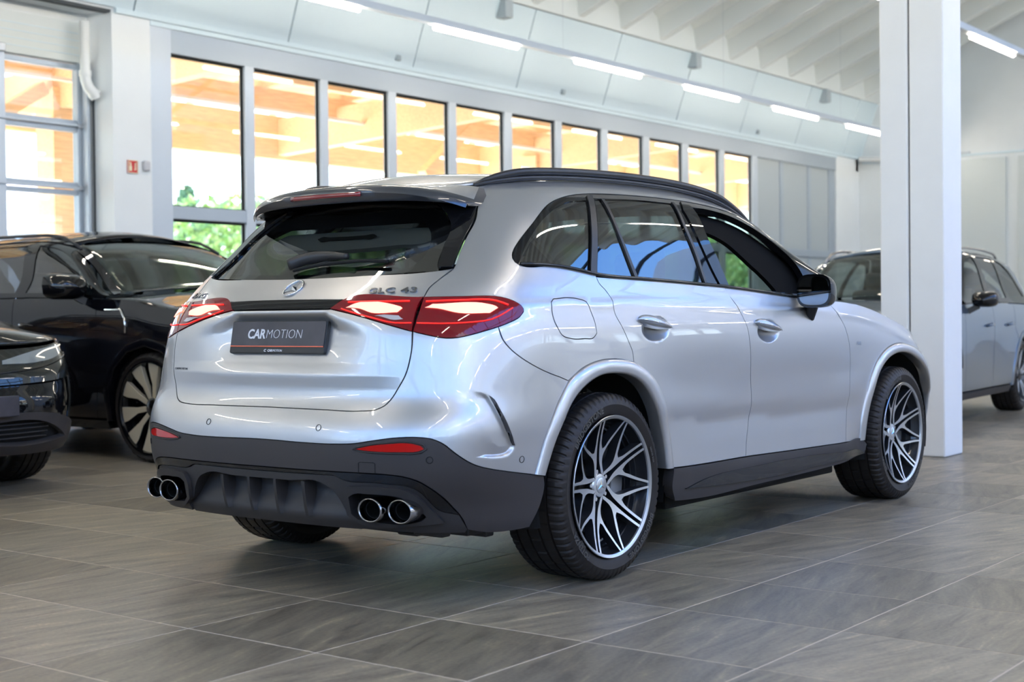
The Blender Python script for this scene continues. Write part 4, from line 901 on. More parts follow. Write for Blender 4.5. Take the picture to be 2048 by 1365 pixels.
WHT=mat('white_print',(.80,.80,.82),.5)
def ptxt(t,size,x0,x1,y,b,sh=.12):
    V,F=text_mesh(t,size,ext=.0005,bold=b,shear=sh);w0,w1=V[:,0].min(),V[:,0].max();V[:,0]=x0+(V[:,0]-w0)*(x1-x0)/(w1-w0)
    return mkobj('plate_lettering',[plq(p[0],y+p[1],.0036+p[2]) for p in V],F,WHT,pl)
ptxt('CAR',.050,-.158,-.062,.010,.0013);ptxt('MOTION',.050,-.056,.135,.010,-.0012)
ptxt('C',.0135,-.060,-.048,-.052,.0005);ptxt('CAR',.0125,-.040,-.014,-.052,.0004);ptxt('MOTION',.0125,-.012,.038,-.052,0)
text_obj('dealer_sticker','CARMOTION',.0125,on_gate(-.533,.8265,1.0,1.0,.0008),mat('grey_print',(.06,.06,.065),.5),car,ext=.0003)
# sensors
for (S_,v_) in ((0.2955, 0.6293),(.52,.618),(0.6204, 0.5288),(0.8559, 0.5152)):
    for sd in (1,-1):
        q,n=CAR.surf(np.array([S_]),np.array([v_]),.0005);q=Vector(q[0]);n=Vector(n[0]);a_=n.cross(Vector((0,0,1))).normalized();b_=n.cross(a_)
        mt_=PLASTIC if S_==0.6204 else SILVER
        if S_==.52: continue
        mb=MB();mb.tube([(p.x,p.y*sd,p.z) for p in [q+a_*.0115*cos(t)+b_*.0115*sin(t) for t in np.linspace(0,2*pi,24,endpoint=False)]],.0011,6,closed=True);mb.build('sensor_ring',VOIDM,car,True)
# tow cover outline
mb=MB();mb.tube(bpath(CAR,[(0.4409, 0.4765),(0.4409, 0.5121),(.4450,.5155),(0.4842, 0.5151),(.4882,.5115), (0.4882, 0.4767)],.0002,1,corner=30),.0009,6);mb.build('tow_cover_gap',VOIDM,car)
# fender badge
badge_f=on_surf(3.662,.873,1,1,.002)
text_obj('fender_badge','AMG',.026,badge_f,CHROME,car,ext=.001,bold=.0006)
# inner shell that closes the joints
def shell(name,loop,holes=()):
    panel(CAR,name,loop,VOIDM,car,off=-.020,holes=holes,skirt=False,sp=.05,rs=.04,both=True)
shell('inner_shell',[(0.6,1.58)]+GS[:9]+[(.62,1.09),(.56,.96),(.50,.70),(.45,.60),(.60,.50),(.80,.44),(.90,.445)]+FO[1:-1]+[(1.7774,.33),(2.07,.27),(3.76,.30)]+FFO[:]+[(4.86,.33),(5.35,.4),(5.35,.9),(4.9,1.07),(3.7,1.07),(3.32,1.10),(3.33,1.22),(3.27,1.42),(3.22,1.60),(2.4,1.60),(1.4,1.60)],holes=[inset(resample(WQ,.03),-.004),inset(resample(WR,.03),-.004),inset(resample(WF,.03),-.004)])
panel(CAR,'inner_shell',full([(0,.27),(.62,.27),(.70,.30),(.66,.60),(.60,.95),(.58,1.09),(.60,1.17),(.62,1.195),(0,1.177)]),VOIDM,car,off=-.075,skirt=False,sp=.06,rs=.05)
# front grille block
mb=MB();mb.box(3.60,3.70,-.40,.40,.35,.85);mb.build('grille',VOIDM,car,bevel=.02)
# underbody and wheel housings
mb=MB();mb.box(.62,2.30,-.80,.80,.19,.26);mb.box(-.72,.62,-.62,.62,.235,.30);mb.box(2.3,3.5,-.58,.58,.20,.28);mb.build('underbody',VOIDM,car,bevel=.01)
for x0 in (0.,2.888):
    for sd in (1,-1):
        mb=MB();c=0
        pr2=[(.440,.03),(.462,.08),(.462,.24),(.455,.30),(.30,.30)]
        mb.lathe([(r,-h) for r,h in pr2],28,'y',(x0,.935,.36),a0=-.25,a1=pi+.25)
        o=mb.build('wheel_housing',VOIDM,car,True)
        if sd==1: o.scale=(1,-1,1)
for x,y,w,h,z in ((-.62,-.50,.16,.10,.225),(-.56,-.66,.12,.12,.23),(-.66,-.33,.10,.16,.24),(-.60,.5,.16,.12,.23),(-.5,-.58,.05,.3,.215),(-.70,-.62,.05,.14,.235)):
    mb=MB();mb.box(x-w/2,x+w/2,y-h/2,y+h/2,z,z+.05);mb.build('underbody_bracket',PLASTIC2,car,bevel=.008)
# exhaust tips
for y in (-.541,-.655,.541,.655):
    x=-.943+(.03 if abs(y)>.6 else 0);z=.349
    mb=MB();mb.lathe([(.043,.17),(.050,.14),(.0525,.02),(.0535,.004),(.052,0.),(.049,-.001),(.0465,.003),(.0455,.02),(.0445,.15),(.02,.16)],40,'x',(0,0,0))
    o=mb.build('exhaust_tip',DCHROME,car,True);o.location=(x,y,z);o.scale=(1,1.06,.80)
    mb=MB();mb.lathe([(.0385,.03),(.0405,.028),(.0405,.14),(.0,.14)],32,'x');i_=mb.build('exhaust_bore',VOIDM,o,True)
# interior
CAB=mat('cabin_black',(.012,.012,.013),.7,spec=.3);LTH=mat('seat_leather',(.10,.095,.09),.5,bump=(60,.1,.003));HDL=mat('headliner',(.055,.052,.05),.9)
rows('headliner',1.56,.35,2.3,20,HDL,.03,off=-.045)
mb=MB();mb.box(-.62,2.35,-.80,.80,.28,.34);mb.box(-.70,-.55,-.62,.62,.34,1.0);mb.build('cabin_floor',CAB,car,bevel=.01)
mb=MB();mb.box(2.0,2.42,-.74,.74,.80,.99);mb.build('dashboard',CAB,car,bevel=.05)
for sd in (1,-1):
    mb=MB();mb.box(.65,2.3,.79*sd if sd>0 else -.84,.84 if sd>0 else -.79,.35,1.02);mb.build('door_card',CAB,car,bevel=.02)
def seat(x,y,w=.50,h=.62):
    mb=MB();mb.box(x-.02,x+.48,y-w/2,y+w/2,.42,.60);s1=mb.build('seat_cushion',LTH,car,bevel=.06,seg=4)
    mb=MB();V=[(x-.14+dx-.16*(z-.55),yy,z) for dx in (0,.15) for yy in (y-w/2,y+w/2) for z in (.50,.50+h)]
    mb.add(V,[(0,1,3,2),(4,6,7,5),(0,4,5,1),(2,3,7,6),(0,2,6,4),(1,5,7,3)]);mb.build('seat_backrest',LTH,car,bevel=.06,seg=4)
    mb=MB();mb.box(x-.30,x-.20,y-.13,y+.13,.50+h+.03,.50+h+.20);mb.build('headrest',LTH,car,bevel=.045,seg=4)
seat(1.35,-.38);seat(1.35,.38);seat(.42,-.42,.46,.55);seat(.42,.42,.46,.55);seat(.42,0,.34,.55)
mb=MB();c=Vector((1.93,.38,.98));ax=Vector((-.92,0,.38)).normalized();e1=Vector((0,1,0));e2=ax.cross(e1)
mb.tube([c+e1*.185*cos(a)+e2*.175*sin(a) for a in np.linspace(0,2*pi,36,endpoint=False)],.015,8,closed=True);mb.tube([c-e1*.18,c+e1*.18],.018,8);mb.build('steering_wheel',CAB,car,True)
mb=MB();mb.box(1.9,1.93,-.02,.06,1.30,1.36);mb.build('rear_view_mirror',CAB,car,bevel=.01)
mb=MB();mb.box(-.50,.1,-.60,.60,.95,.975);mb.build('luggage_cover',CAB,car,bevel=.01)
# ================================================================== wheels
def tyre_mesh(R_,w,rr,blocks=70,groove=True):
    # profile (r, y): outer face at y=0, inner at y=w
    sh=.028;P_=[(rr,.020),(rr+.004,.012),(rr+.012,.008),(rr+.03,.002),((rr+R_)/2,-.002),(R_-.040,.001),(R_-.022,.007),(R_-.010,.016),(R_-.003,.028)]
    n0=len(P_);y=.028;L=[]
    gw=.008;ng=4;seg=(w-2*.05-ng*gw)/(ng+1) if False else 0
    ys=[.028,.050]
    gpos=[.062,.062+ (w-.124)/3,.062+2*(w-.124)/3,w-.062]
    for g in gpos: L+=[(R_-.0005,g-.005),(R_-.009,g-.004),(R_-.009,g+.004),(R_-.0005,g+.005)]
    P_+=L
    P_+=[(r,w-yy) for r,yy in [(R_-.003,.028),(R_-.010,.016),(R_-.022,.007),(R_-.040,.001),((rr+R_)/2,-.002),(rr+.03,.002),(rr+.012,.008),(rr,.020)]]
    n=blocks*6;V=[];F=[];m=len(P_)
    for k in range(n):
        a=2*pi*k/n
        dep=1 if k%6 in (0,1) else 0
        for i,(r,yy) in enumerate(P_):
            a2=a
            edge=min(yy,w-yy)
            if groove and r>R_-.024 and edge<.056:
                r2=r-(.007 if dep else 0)*(1 if edge>.006 else .6)
                a2=a+ (.05-edge)*.35
            else:
                r2=r
                if groove and .07<yy<w-.07 and r>R_-.003 and (k%12 in (3,4)): r2=r-.004
            V.append((r2*cos(a2),yy,r2*sin(a2)))
    for k in range(n):
        k2=(k+1)%n
        for i in range(m-1): F.append((k*m+i,k*m+i+1,k2*m+i+1,k2*m+i))
    return V,F
def arc_text(name,txt,size,R0,a0,y,mt,parent,ext=.0006,bold=.0004):
    V,F=text_mesh(txt,size,ext=ext,bold=bold,sp=1.05)
    W_=[]
    for x,yy,z in V:
        r=R0+yy;a=radians(a0)-x/R0;W_.append((r*cos(a),y-z,r*sin(a)))
    return mkobj(name,W_,F,mt,parent)
def dish(r,R_=.265,d=.060): return d*(1-min(1,(r/R_))**2.2)
def slab(poly2,mtf,name,parent,dp,d=.060,back=.028,holes=()):
    B=resample(poly2,.008,35)
    Bs=[B]+[resample(h,.008,35) for h in holes]
    V2=np.concatenate(Bs);E=[];k=0
    for b in Bs: E+=[(k+i,k+(i+1)%len(b)) for i in range(len(b))];k+=len(b)
    lo,hi=B.min(0),B.max(0);gx,gy=np.meshgrid(np.arange(lo[0],hi[0],.014),np.arange(lo[1],hi[1],.014));G=np.stack([gx.ravel(),gy.ravel()],1);G=G[inpoly(G,B)]
    if len(G):
        dm=np.sqrt(((G[:,None]-V2[None])**2).sum(-1)).min(1);G=G[dm>.006]
    r=delaunay_2d_cdt([Vector(p) for p in np.concatenate([V2,G])],E,[],0,1e-7)
    vv=np.array([tuple(p) for p in r[0]]);ff=np.array([f for f in r[2] if len(f)==3]);cen=vv[ff].mean(1);m=inpoly(cen,B)
    for b in Bs[1:]: m&=~inpoly(cen,b)
    ff=ff[m];return vv,ff
def rot2(L,a): c,s=cos(a),sin(a);return [(x*c-y*s,x*s+y*c) for x,y in L]
def pol(r,a): return (r*cos(radians(a)),r*sin(radians(a)))
def rim(parent):
    # five arms; each arm carries the narrow double spoke (at 0 deg) and forks outward to the wide V tips (+-36 deg)
    rg=[]
    R_=.264
    ins=[];fm=[]
    mt=[MACH,RIMD]
    def mirror(L): return [(x,-y) for x,y in L]
    # upper half of an arm (y>0): stem from hub, ridge A to tip 0+, ridge B to tip 36-
    half=[pol(.040,36),pol(.052,19),pol(.066,13),pol(.090,6.5),pol(.120,4.2),pol(.150,3.2),pol(.200,2.3),pol(.264,1.7),pol(.264,3.9),pol(.205,5.4),pol(.165,7.6),pol(.145,11.5),pol(.149,16.0),pol(.175,22.4),pol(.215,28.8),pol(.264,33.0),pol(.264,35.0),pol(.214,31.6),pol(.172,26.6),pol(.140,20.6),pol(.118,16.8),pol(.095,17.0),pol(.075,22),pol(.056,34)]
    for k in range(5):
        for up in (0,1):
            L=half if up else mirror(half)
            L=rot2(L,radians(k*72+36-4))
            vv,ff=slab(L,None,'',None,None)
            t=vv[ff];ar=(t[:,1,0]-t[:,0,0])*(t[:,2,1]-t[:,0,1])-(t[:,2,0]-t[:,0,0])*(t[:,1,1]-t[:,0,1])
            ff=ff.copy();ff[ar<0]=ff[ar<0][:,::-1]
            n=len(vv);rr=np.hypot(vv[:,0],vv[:,1]);y=np.array([dish(r) for r in rr])+.004
            V=[(a,yy,b) for (a,b),yy in zip(vv,y)]+[(a*1.0,yy+.042,b) for (a,b),yy in zip(vv,y)]
            F=[tuple(f) for f in ff]+[tuple(f[::-1]+n) for f in ff];M_=[0]*len(ff)+[1]*len(ff)
            from collections import Counter
            cnt={}
            for f in ff:
                for i in range(3): cnt[(f[i],f[(i+1)%3])]=1
            for a,b in [e for e in cnt if (e[1],e[0]) not in cnt]: F.append((b,a,a+n,b+n));M_.append(1)
            o=mkobj('spoke',V,F,None,parent,mats=mt,fm=M_)
            bm=bmesh.new();bm.from_mesh(o.data);bmesh.ops.recalc_face_normals(bm,faces=bm.faces);bm.to_mesh(o.data);bm.free()
    # dark floor between the ridges of each wide V
    for k in range(5):
        mb=MB()
        for j in range(10):
            r0,r1=.07+.019*j,.07+.019*(j+1);w0=np.interp(r0,[.07,.12,.17,.262],[.20,.19,.115,.02]);w1=np.interp(r1,[.07,.12,.17,.262],[.20,.19,.115,.02])
            a=radians(k*72-4);
            if j<2 : continue
            Q_=[(r0,-w0*r0*1.0/max(r0,.01)*.5*.5),(r1,-w1*.25),(r1,w1*.25),(r0,w0*.25)]
        mb=None
    mb=MB();mb.lathe([(.0,.062),(.036,.062),(.044,.064),(.048,.070),(.046,.10),(.0,.10)],40,'y');mb.build('hub',MACH,parent,True,autosm=.6)
    mb=MB();mb.lathe([(.0,.058),(.026,.058),(.030,.060),(.031,.066)],32,'y');cap=mb.build('centre_cap',MACH,parent,True,autosm=.6)
    mb=MB()
    for k in range(3):
        a=pi/2+k*2*pi/3;d=Vector((cos(a),0,sin(a)));s2=Vector((-sin(a),0,cos(a)));q=Vector((0,.0575,0))
        mb.add([q+d*.027,q+s2*.005+d*.003,q-s2*.005+d*.003,q+Vector((0,-.004,0))],[(0,1,3),(0,3,2),(0,2,1)])
    mb.build('cap_star',CHROME,cap)
    for k in range(5):
        a=radians(k*72+36-4);mb=MB();mb.lathe([(0,.068),(.008,.068),(.010,.072),(.010,.10)],10,'y',(.056*cos(a),0,.056*sin(a)));mb.build('wheel_bolt',CHROME,parent)
    mb=MB();mb.lathe([(.2745,.006),(.2755,.000),(.2735,-.002),(.268,.000),(.262,.004),(.2605,.010)],96,'y');mb.build('rim_lip',mat('rim_lip_alloy',(.50,.52,.55),.3,1),parent,True,autosm=.5)
    mb=MB();mb.lathe([(.2605,.010),(.256,.040),(.252,.05),(.250,.055),(.244,.056),(.243,.075),(.236,.077),(.235,.10),(.228,.102),(.226,.20),(.24,.235),(.27,.25),(.27,.02)],72,'y');mb.build('rim_barrel',RIMD,parent,True,autosm=.5)
    mb=MB();mb.lathe([(.0,.10),(.09,.10),(.095,.11),(.185,.112),(.188,.116),(.188,.140),(.09,.145)],56,'y');mb.build('brake_disc',IRON,parent,True,autosm=.5)
    mb=MB();mb.lathe([(.125,.095),(.20,.090),(.205,.10),(.205,.16),(.125,.16)],16,'y',a0=-.42,a1=.42,closed=True);mb.build('brake_caliper',mat('caliper_silver',(.30,.31,.32),.4,.6),parent,bevel=.006)
proto=None
def wheel(x,sd,w=.285):
    global proto
    loc=(x,-.945*sd,.3625)
    if proto is None:
        o=empty('wheel',loc,0,car);proto=o
        V,F=tyre_mesh(.3625,w,.272);mb=MB();mb.add(V,F);ty=mb.build('tyre',RUBBER,o,True,autosm=.5)
        rim(o)
        LT=mat('tyre_lettering',(.06,.055,.05),.4)
        arc_text('tyre_lettering','BRIDGESTONE',.034,.305,125,-.0015,LT,o,bold=.0012);arc_text('tyre_lettering','BRIDGESTONE',.034,.305,-48,-.0015,LT,o,bold=.0012)
        arc_text('tyre_lettering','POTENZA',.030,.307,222,-.0015,LT,o,bold=.001);arc_text('tyre_lettering','SPORT',.014,.290,222,-.0015,LT,o,bold=.0005)
        arc_text('tyre_lettering','285/40 R20',.014,.296,20,-.0015,LT,o)
        return o
    r=proto.copy();COL.objects.link(r);r.parent=car;r.location=loc
    def cp(src,dst):
        for ch in src.children:
            c=ch.copy();COL.objects.link(c);c.parent=dst;cp(ch,c)
    cp(proto,r)
    r.rotation_euler=(0,random.uniform(-.3,.3),0)
    if sd==-1: r.rotation_euler=(0,random.uniform(0,1),pi)
    return r
wheel(0,1);wheel(2.888,1);wheel(0,-1);wheel(2.888,-1)
# ================================================================== the three cars behind
def suv(name,label,origin,rot,wb,ro,fo,hw,zb,zr,PM,RM,spec,body_low=None,front=None):
    D=zr-zb;zm=lambda v:.2+(v-.2)*(zb-.2)/.9
    xc_=-ro+.55;xf=wb+fo-.62
    K=[]
    for v,dw,dr,df in ((.2,.07,.12,.14),(.3,.03,.03,.04),(.45,.01,0,0),(.6,0,0,0),(.75,0,.03,.03),(.9,.006,.05,.06),(1.0,.02,.08,.12),(1.1,.05,.12,.20)): K.append([v,zm(v),hw-dw,ro-dr,0,xc_,2.9,wb+fo-df,xf,2.6])
    for v,h,dw,dr in ((1.2,.22,.085,.20),(1.35,.55,.15,.33),(1.5,.86,.235,.42),(1.57,.95,.30,.46),(1.62,1.0,.37,.48)): K.append([v,zb+D*h,hw-dw,ro-dr,h,xc_+.1,2.9,wb+fo-.4,xf-.1,2.6])
    xt,xk=spec['xt'],spec['xk']
    B=Body(K,(np.array([-ro,-ro+.5,0,xt-.7,xt-.25,xt,(xt+xk)/2,xk,xk+.4,wb+fo]),np.array([-.10,-.04,-.01,0,-.02,-.075,-D*.52,-D*.97,-D*1.05,-D*1.05])),
      (np.array([-1,xt-.6,xt,xk,wb+fo]),np.array([0,0,.03,.16,.2])),
      (np.array([-1,xk-.1,xk+.3,wb,wb+fo-.3,wb+fo]),np.array([0,0,-.02,-.06,-.13,-.20])),
      (np.array([-1,0,2,4,5]),np.array([.02,0,0,0,0])),(0.,wb),.012,.012,None,400,5)
    root=empty(name,origin,rot);tag(root,label,spec.get('cat','car'))
    R=spec.get('R',.37);Ra=R+.075
    def cv(L): 
        return [tuple(float(c) for c in B.fl(np.array([x]),np.array([z]))) if True else 0 for x,z in L]
    cv=lambda L:[(float(B.fl(np.array([x]),np.array([z]))[0][0]),float(B.fl(np.array([x]),np.array([z]))[1][0])) for x,z in L]
    arc=lambda xc,a0,a1,r=Ra:[(xc+r*cos(radians(a)),R+r*sin(radians(a))) for a in np.linspace(a0,a1,9)]
    z0=.30;zl=lambda x:float(B.P(B.S_of(np.array([x]),np.array([1.08])),np.array([1.08]))[0][2])
    top=lambda xs:[(float(B.S_of(np.array([x]),np.array([1.08]))[0]),1.08) for x in xs]
    xB,xF,xQ=spec['xB'],spec['xF'],spec.get('xQ',.42)
    lowm=body_low or PM
    a_end=degrees(asin((z0-R)/Ra));xa=Ra*cos(radians(a_end))
    for sd in (1,-1):
        q=dict(side=sd,sp=.05,rs=.035,g=.003,th=.012)
        panel(B,'rear_quarter',[(.55,.3),(.55,1.08)]+top([0.,xQ-.1])[0:2]+cv([(xQ-.03,zb-.25)]+arc(0,55,180-a_end))+[(float(B.S_of(np.array([-xa-.05]),np.array([.3]))[0]) if -xa-.05>xc_ else .8,.3)],PM,root,**q)
        panel(B,'rear_door',top([xQ-.1,xB])+cv([(xB+.03,zb-.45),(xB,z0),(xa,z0)]+arc(0,a_end,55)[0:]+[(xQ-.03,zb-.25)]),PM,root,**q)
        panel(B,'front_door',top([xB,xF])+cv([(xF+.05,zb-.5),(xF,z0),(xB,z0),(xB+.03,zb-.45)]),PM,root,**q)
        panel(B,'front_fender',top([xF,(xF+wb)/2,wb])+[(B_s(B,xf+.0),1.08),(B_s(B,xf)+.25,1.06),(B_s(B,xf)+.22,.3)]+cv([(wb+xa,z0)]+arc(wb,a_end,180-a_end)+[(xF,z0),(xF+.05,zb-.5)]),PM,root,**q)
        panel(B,'side_sill',cv([(xa+.02,z0-.01),(wb-xa-.02,z0-.01),(wb-xa-.02,.22),(xa+.02,.22)]),spec.get('sillm',PLASTIC2),root,off=.004,**{**q,'th':.05})
        # greenhouse
        W1=spec['win'];frame=[(a,b) for a,b in spec['frame']]
        G=lambda L:[(float(B.S_of(np.array([x]),np.array([v]))[0]),v) for x,v in L]
        panel(B,'window_frame',G(frame),spec.get('framem',BLACKGLOSS),root,holes=[G(w) for w in W1],off=.002,**{**q,'sp':.06,'g':.0})
        for w in W1: panel(B,'side_window',inset(resample(G(w),.035),-.006),spec.get('gm',TINT),root,off=-.004,side=sd,sp=.06,rs=.04,g=0,skirt=False)
        panel(B,'roof_side',G([(xk-.02,1.59),(xk-.0,1.5),((xt+xk)/2+.05,1.555),(xt,1.56),(1.4,1.56),(.6,1.56),(.1,1.54),(-.15,1.40),(-.30,1.2),(-.36,1.09),(-.40,1.085)])+[(.62,1.085),(.66,1.3),(.66,1.5),(.62,1.61)]+G([(0.3,1.61),(1.0,1.61),(xt,1.61),(xk-.05,1.61)]),PM,root,**{**q,'sp':.06})
        # arches
        for xc0 in (0,wb):
            A=np.array(arc(xc0,a_end-2,180-a_end+2,Ra+.035));I_=np.array(arc(xc0,a_end-2,180-a_end+2,Ra-.03));V=[];F=[]
            for i in range(len(A)):
                for t,o_ in ((0,-.004),(.1,.010),(.8,.014),(1,.004),(1,-.06)):
                    p=A[i]*(1-t)+I_[i]*t;S_,v_=B.fl(p[0:1],p[1:2]);qq,nn=B.surf(S_,v_);y=qq[0][1]-o_;V.append((p[0],y*sd,p[1]))
            for i in range(len(A)-1):
                for j in range(4): F.append((i*5+j,i*5+j+1,(i+1)*5+j+1,(i+1)*5+j))
            mb=MB();mb.add(V,F);mb.build('wheel_arch_trim',spec.get('archm',PM),root,True,autosm=.8)
            mb=MB();mb.lathe([(Ra-.01,0),(Ra-.01,.26),(.2,.28)],20,'y',(xc0,-(hw-.02),R),a0=-.25,a1=pi+.25);o=mb.build('wheel_housing',VOIDM,root,True);o.scale=(1,sd,1)
        # mirror
        mx,mz=spec['mir'];ms=spec.get('ms',1)
        mb=MB();n=14;V=[];F=[]
        for i in range(9):
            t=i/8;s_=(1-t**2.4)**.5+.02
            for j in range(n): a=2*pi*j/n;V.append((mx+.15*ms*t,-sd*(hw+.10)+.115*ms*np.sign(cos(a))*abs(cos(a))**.6*s_,mz+.070*ms*np.sign(sin(a))*abs(sin(a))**.6*s_-.01*t))
        for i in range(8):
            for j in range(n): F.append((i*n+j,i*n+(j+1)%n,(i+1)*n+(j+1)%n,(i+1)*n+j))
        F.append(tuple(range(n)));mb.add(V,F);mm=mb.build('door_mirror',BLACKGLOSS,root,True,autosm=.9)
        mb=MB();mb.beam((mx+.05,-sd*(hw+.05),mz-.06),(mx+.10,-sd*(hw-.07),mz-.13),.05,.05);mb.build('mirror_foot',SATIN,mm)
        for hx in (xB+.14,xQ+.12):
            mb=MB();mb.tube([(hx,-sd*(hw+.0),zb-.20),(hx+.03,-sd*(hw+.028),zb-.205),(hx+.15,-sd*(hw+.028),zb-.21),(hx+.18,-sd*(hw+.0),zb-.215)],.012,8);mb.build('door_handle',spec.get('hm',PM),root,True)
        L=[];nr=20
        for k in range(nr+1): x=-.3+(xt+.05+.3)*k/nr;hh=.035*min(1,k/2,(nr-k)/2);v_=np.array([1.60]);qq,nn=B.surf(B.S_of(np.array([x]),v_),v_);L.append(tuple((qq[0]+nn[0]*hh)*[1,sd,1]))
        mb=MB();mb.tube(L,.013,8);mb.build('roof_rail',spec.get('railm',SATIN),root,True)
    # top surfaces
    def rws(nm,v,S0,S1,n,mt,crown,m=18):
        V=[];F=[];S_=np.linspace(S0,S1,n+1);q,_=B.surf(S_,np.full(n+1,v))
        for i in range(n+1):
            x,y,z=q[i];y=abs(y);k=crown*min(1,y/.5)
            for j in range(m+1): t=-1+2*j/m;V.append((x,y*t,z+k*(1-t*t)))
        for i in range(n):
            for j in range(m): F.append((i*(m+1)+j,i*(m+1)+j+1,(i+1)*(m+1)+j+1,(i+1)*(m+1)+j))
        mb=MB();mb.add(V,F);o=mb.build(nm,mt,root,True);s=o.modifiers.new('s','SOLIDIFY');s.thickness=.01;return o
    s_of=lambda x,v:float(B.S_of(np.array([x]),np.array([v]))[0])
    rws('roof',1.61,.03,s_of(xt-.05,1.61),30,PM,spec.get('rc',.06));rws('windscreen',1.61,s_of(xt-.04,1.61),s_of(xk-.02,1.61),14,spec.get('wsm',glass('windscreen_dark',(.35,.42,.40),1.5,.05)),.05)
    rws('bonnet',1.08,s_of(xk-.08,1.08),B_s(B,xf)+.985,30,PM,spec.get('hc',.06))
    panel(B,'tailgate',full([(0,.45),(.55,.45),(.55,1.08),(.6,1.2),(.55,1.5),(0,1.6)]),PM,root,sp=.06,rs=.05)
    panel(B,'inner_shell',full([(0,.30),(.8,.32),(.8,.60),(.7,1.07),(0,1.07)]),VOIDM,root,off=-.03,skirt=False,sp=.08,rs=.06)
    mb=MB();mb.box(R+.15,wb-R-.15,-hw+.12,hw-.12,.22,.40);mb.box(-ro+.15,wb+fo-.25,-hw+.42,hw-.42,.24,.42);mb.build('underbody',VOIDM,root)
    mb=MB();mb.box(-.4,xk-.1,-hw+.14,hw-.14,.5,.56);mb.build('cabin_floor',CAB,root)
    for y in (-.38,.38):
        for x in (xB-.45,xB-1.25):
            mb=MB();mb.box(x-.08,x+.08,y-.24,y+.24,.55,1.25);mb.build('seat_backrest',LTH,root,bevel=.05);mb=MB();mb.box(x-.10,x,y-.12,y+.12,1.28,1.43);mb.build('headrest',LTH,root,bevel=.04)
    mb=MB();mb.box(xk-.62,xk-.12,-hw+.18,hw-.18,.75,zb-.10);mb.build('dashboard',CAB,root,bevel=.05)
    mb=MB();c=Vector((xk-.68,.38,zb-.08));ax=Vector((-.9,0,.42)).normalized();e1=Vector((0,1,0));e2=ax.cross(e1)
    mb.tube([c+e1*.185*cos(a)+e2*.18*sin(a) for a in np.linspace(0,2*pi,28,endpoint=False)],.014,8,closed=True);mb.tube([c-e1*.18,c+e1*.18],.016,6);mb.build('steering_wheel',CAB,root,True)
    mb=MB();mb.box(xt+.12,xt+.15,-.12,.12,zr-.20,zr-.13);mb.build('rear_view_mirror',CAB,root,bevel=.01)
    # wheels
    for x0 in (0,wb):
        for sd in (1,-1):
            w=empty('wheel',(x0,-sd*(hw-.015),R),0,root)
            if sd==-1: w.rotation_euler=(0,0,pi)
            V,F=tyre_mesh(R,.27,spec.get('rr',.28),40);mb=MB();mb.add(V,F);mb.build('tyre',RUBBER,w,True,autosm=.5)
            rr=spec.get('rr',.28)
            mb=MB();mb.lathe([(rr+.004,.006),(rr+.002,-.001),(rr-.012,.002),(rr-.014,.02),(rr-.03,.05),(rr-.05,.2),(rr+.005,.25)],48,'y');mb.build('rim_barrel',spec.get('lipm',RIMD),w,True,autosm=.5)
            mb=MB();mb.lathe([(0,.12),(.18,.12),(.18,.15)],32,'y');mb.build('brake_disc',IRON,w)
            spec['spokes'](w,rr,RM)
            mb=MB();mb.lathe([(0,.028),(.05,.030),(.07,.042),(.075,.09),(0,.10)],24,'y');mb.build('hub',BLACKGLOSS,w,True,autosm=.6)
    if front: front(B,root,B_s(B,xf))
    return root,B
def B_s(B,x): return float(B.S_of(np.array([x]),np.array([.6]))[0])
def spokes_blade(w,rr,RM):
    for k in range(10):
        a=radians(36*k+8);mb=MB();L=[(.05,-.018),(.05,.018),(rr*.5,.024),(rr*.8,.066),(rr-.014,.075),(rr-.014,-.040),(rr*.55,-.020)]
        mb.prism([(x*cos(a)-y*sin(a),x*sin(a)+y*cos(a)) for x,y in L],lambda p:(p[0],.022+.03*(1-hypot(*p)/rr),p[1]),lambda p:(p[0],.055+.03*(1-hypot(*p)/rr),p[1]))
        mb.build('spoke',RM,w,bevel=.002)
        mb=MB();L=[(.06,.018),(.06,.030),(rr*.6,.052),(rr-.014,.092),(rr-.014,.075),(rr*.8,.066),(rr*.5,.024)]
        mb.prism([(x*cos(a)-y*sin(a),x*sin(a)+y*cos(a)) for x,y in L],lambda p:(p[0],.026+.03*(1-hypot(*p)/rr),p[1]),lambda p:(p[0],.055+.03*(1-hypot(*p)/rr),p[1]))
        mb.build('spoke_edge',BLACKGLOSS,w)
def spokes_plain(w,rr,RM):
    for k in range(5):
        for d in (-.16,.16):
            a=radians(72*k+20)+d;mb=MB();L=[(.05,-.016),(.05,.016),(rr-.01,.014),(rr-.01,-.014)]
            mb.prism([(x*cos(a)-y*sin(a),x*sin(a)+y*cos(a)) for x,y in L],lambda p:(p[0],.018+.03*(1-hypot(*p)/rr),p[1]),lambda p:(p[0],.05,p[1]));mb.build('spoke',RM,w,bevel=.002)
BLK=mat('black_paint',(.004,.004,.006),.12,0,1,.008,spec=0)
GRN=mat('dark_green_paint',(.010,.013,.012),.22,.2,1,.01,spec=.1)
BLU=paint('blue_grey_paint',(.13,.19,.27),.70,.32)
GOLD=mat('bronze_alloy',(.80,.70,.52),.4,.45)
fr_=[(-.40,1.085),(-.30,1.22),(-.10,1.42),(.12,1.54),(.6,1.565),(1.4,1.565)]
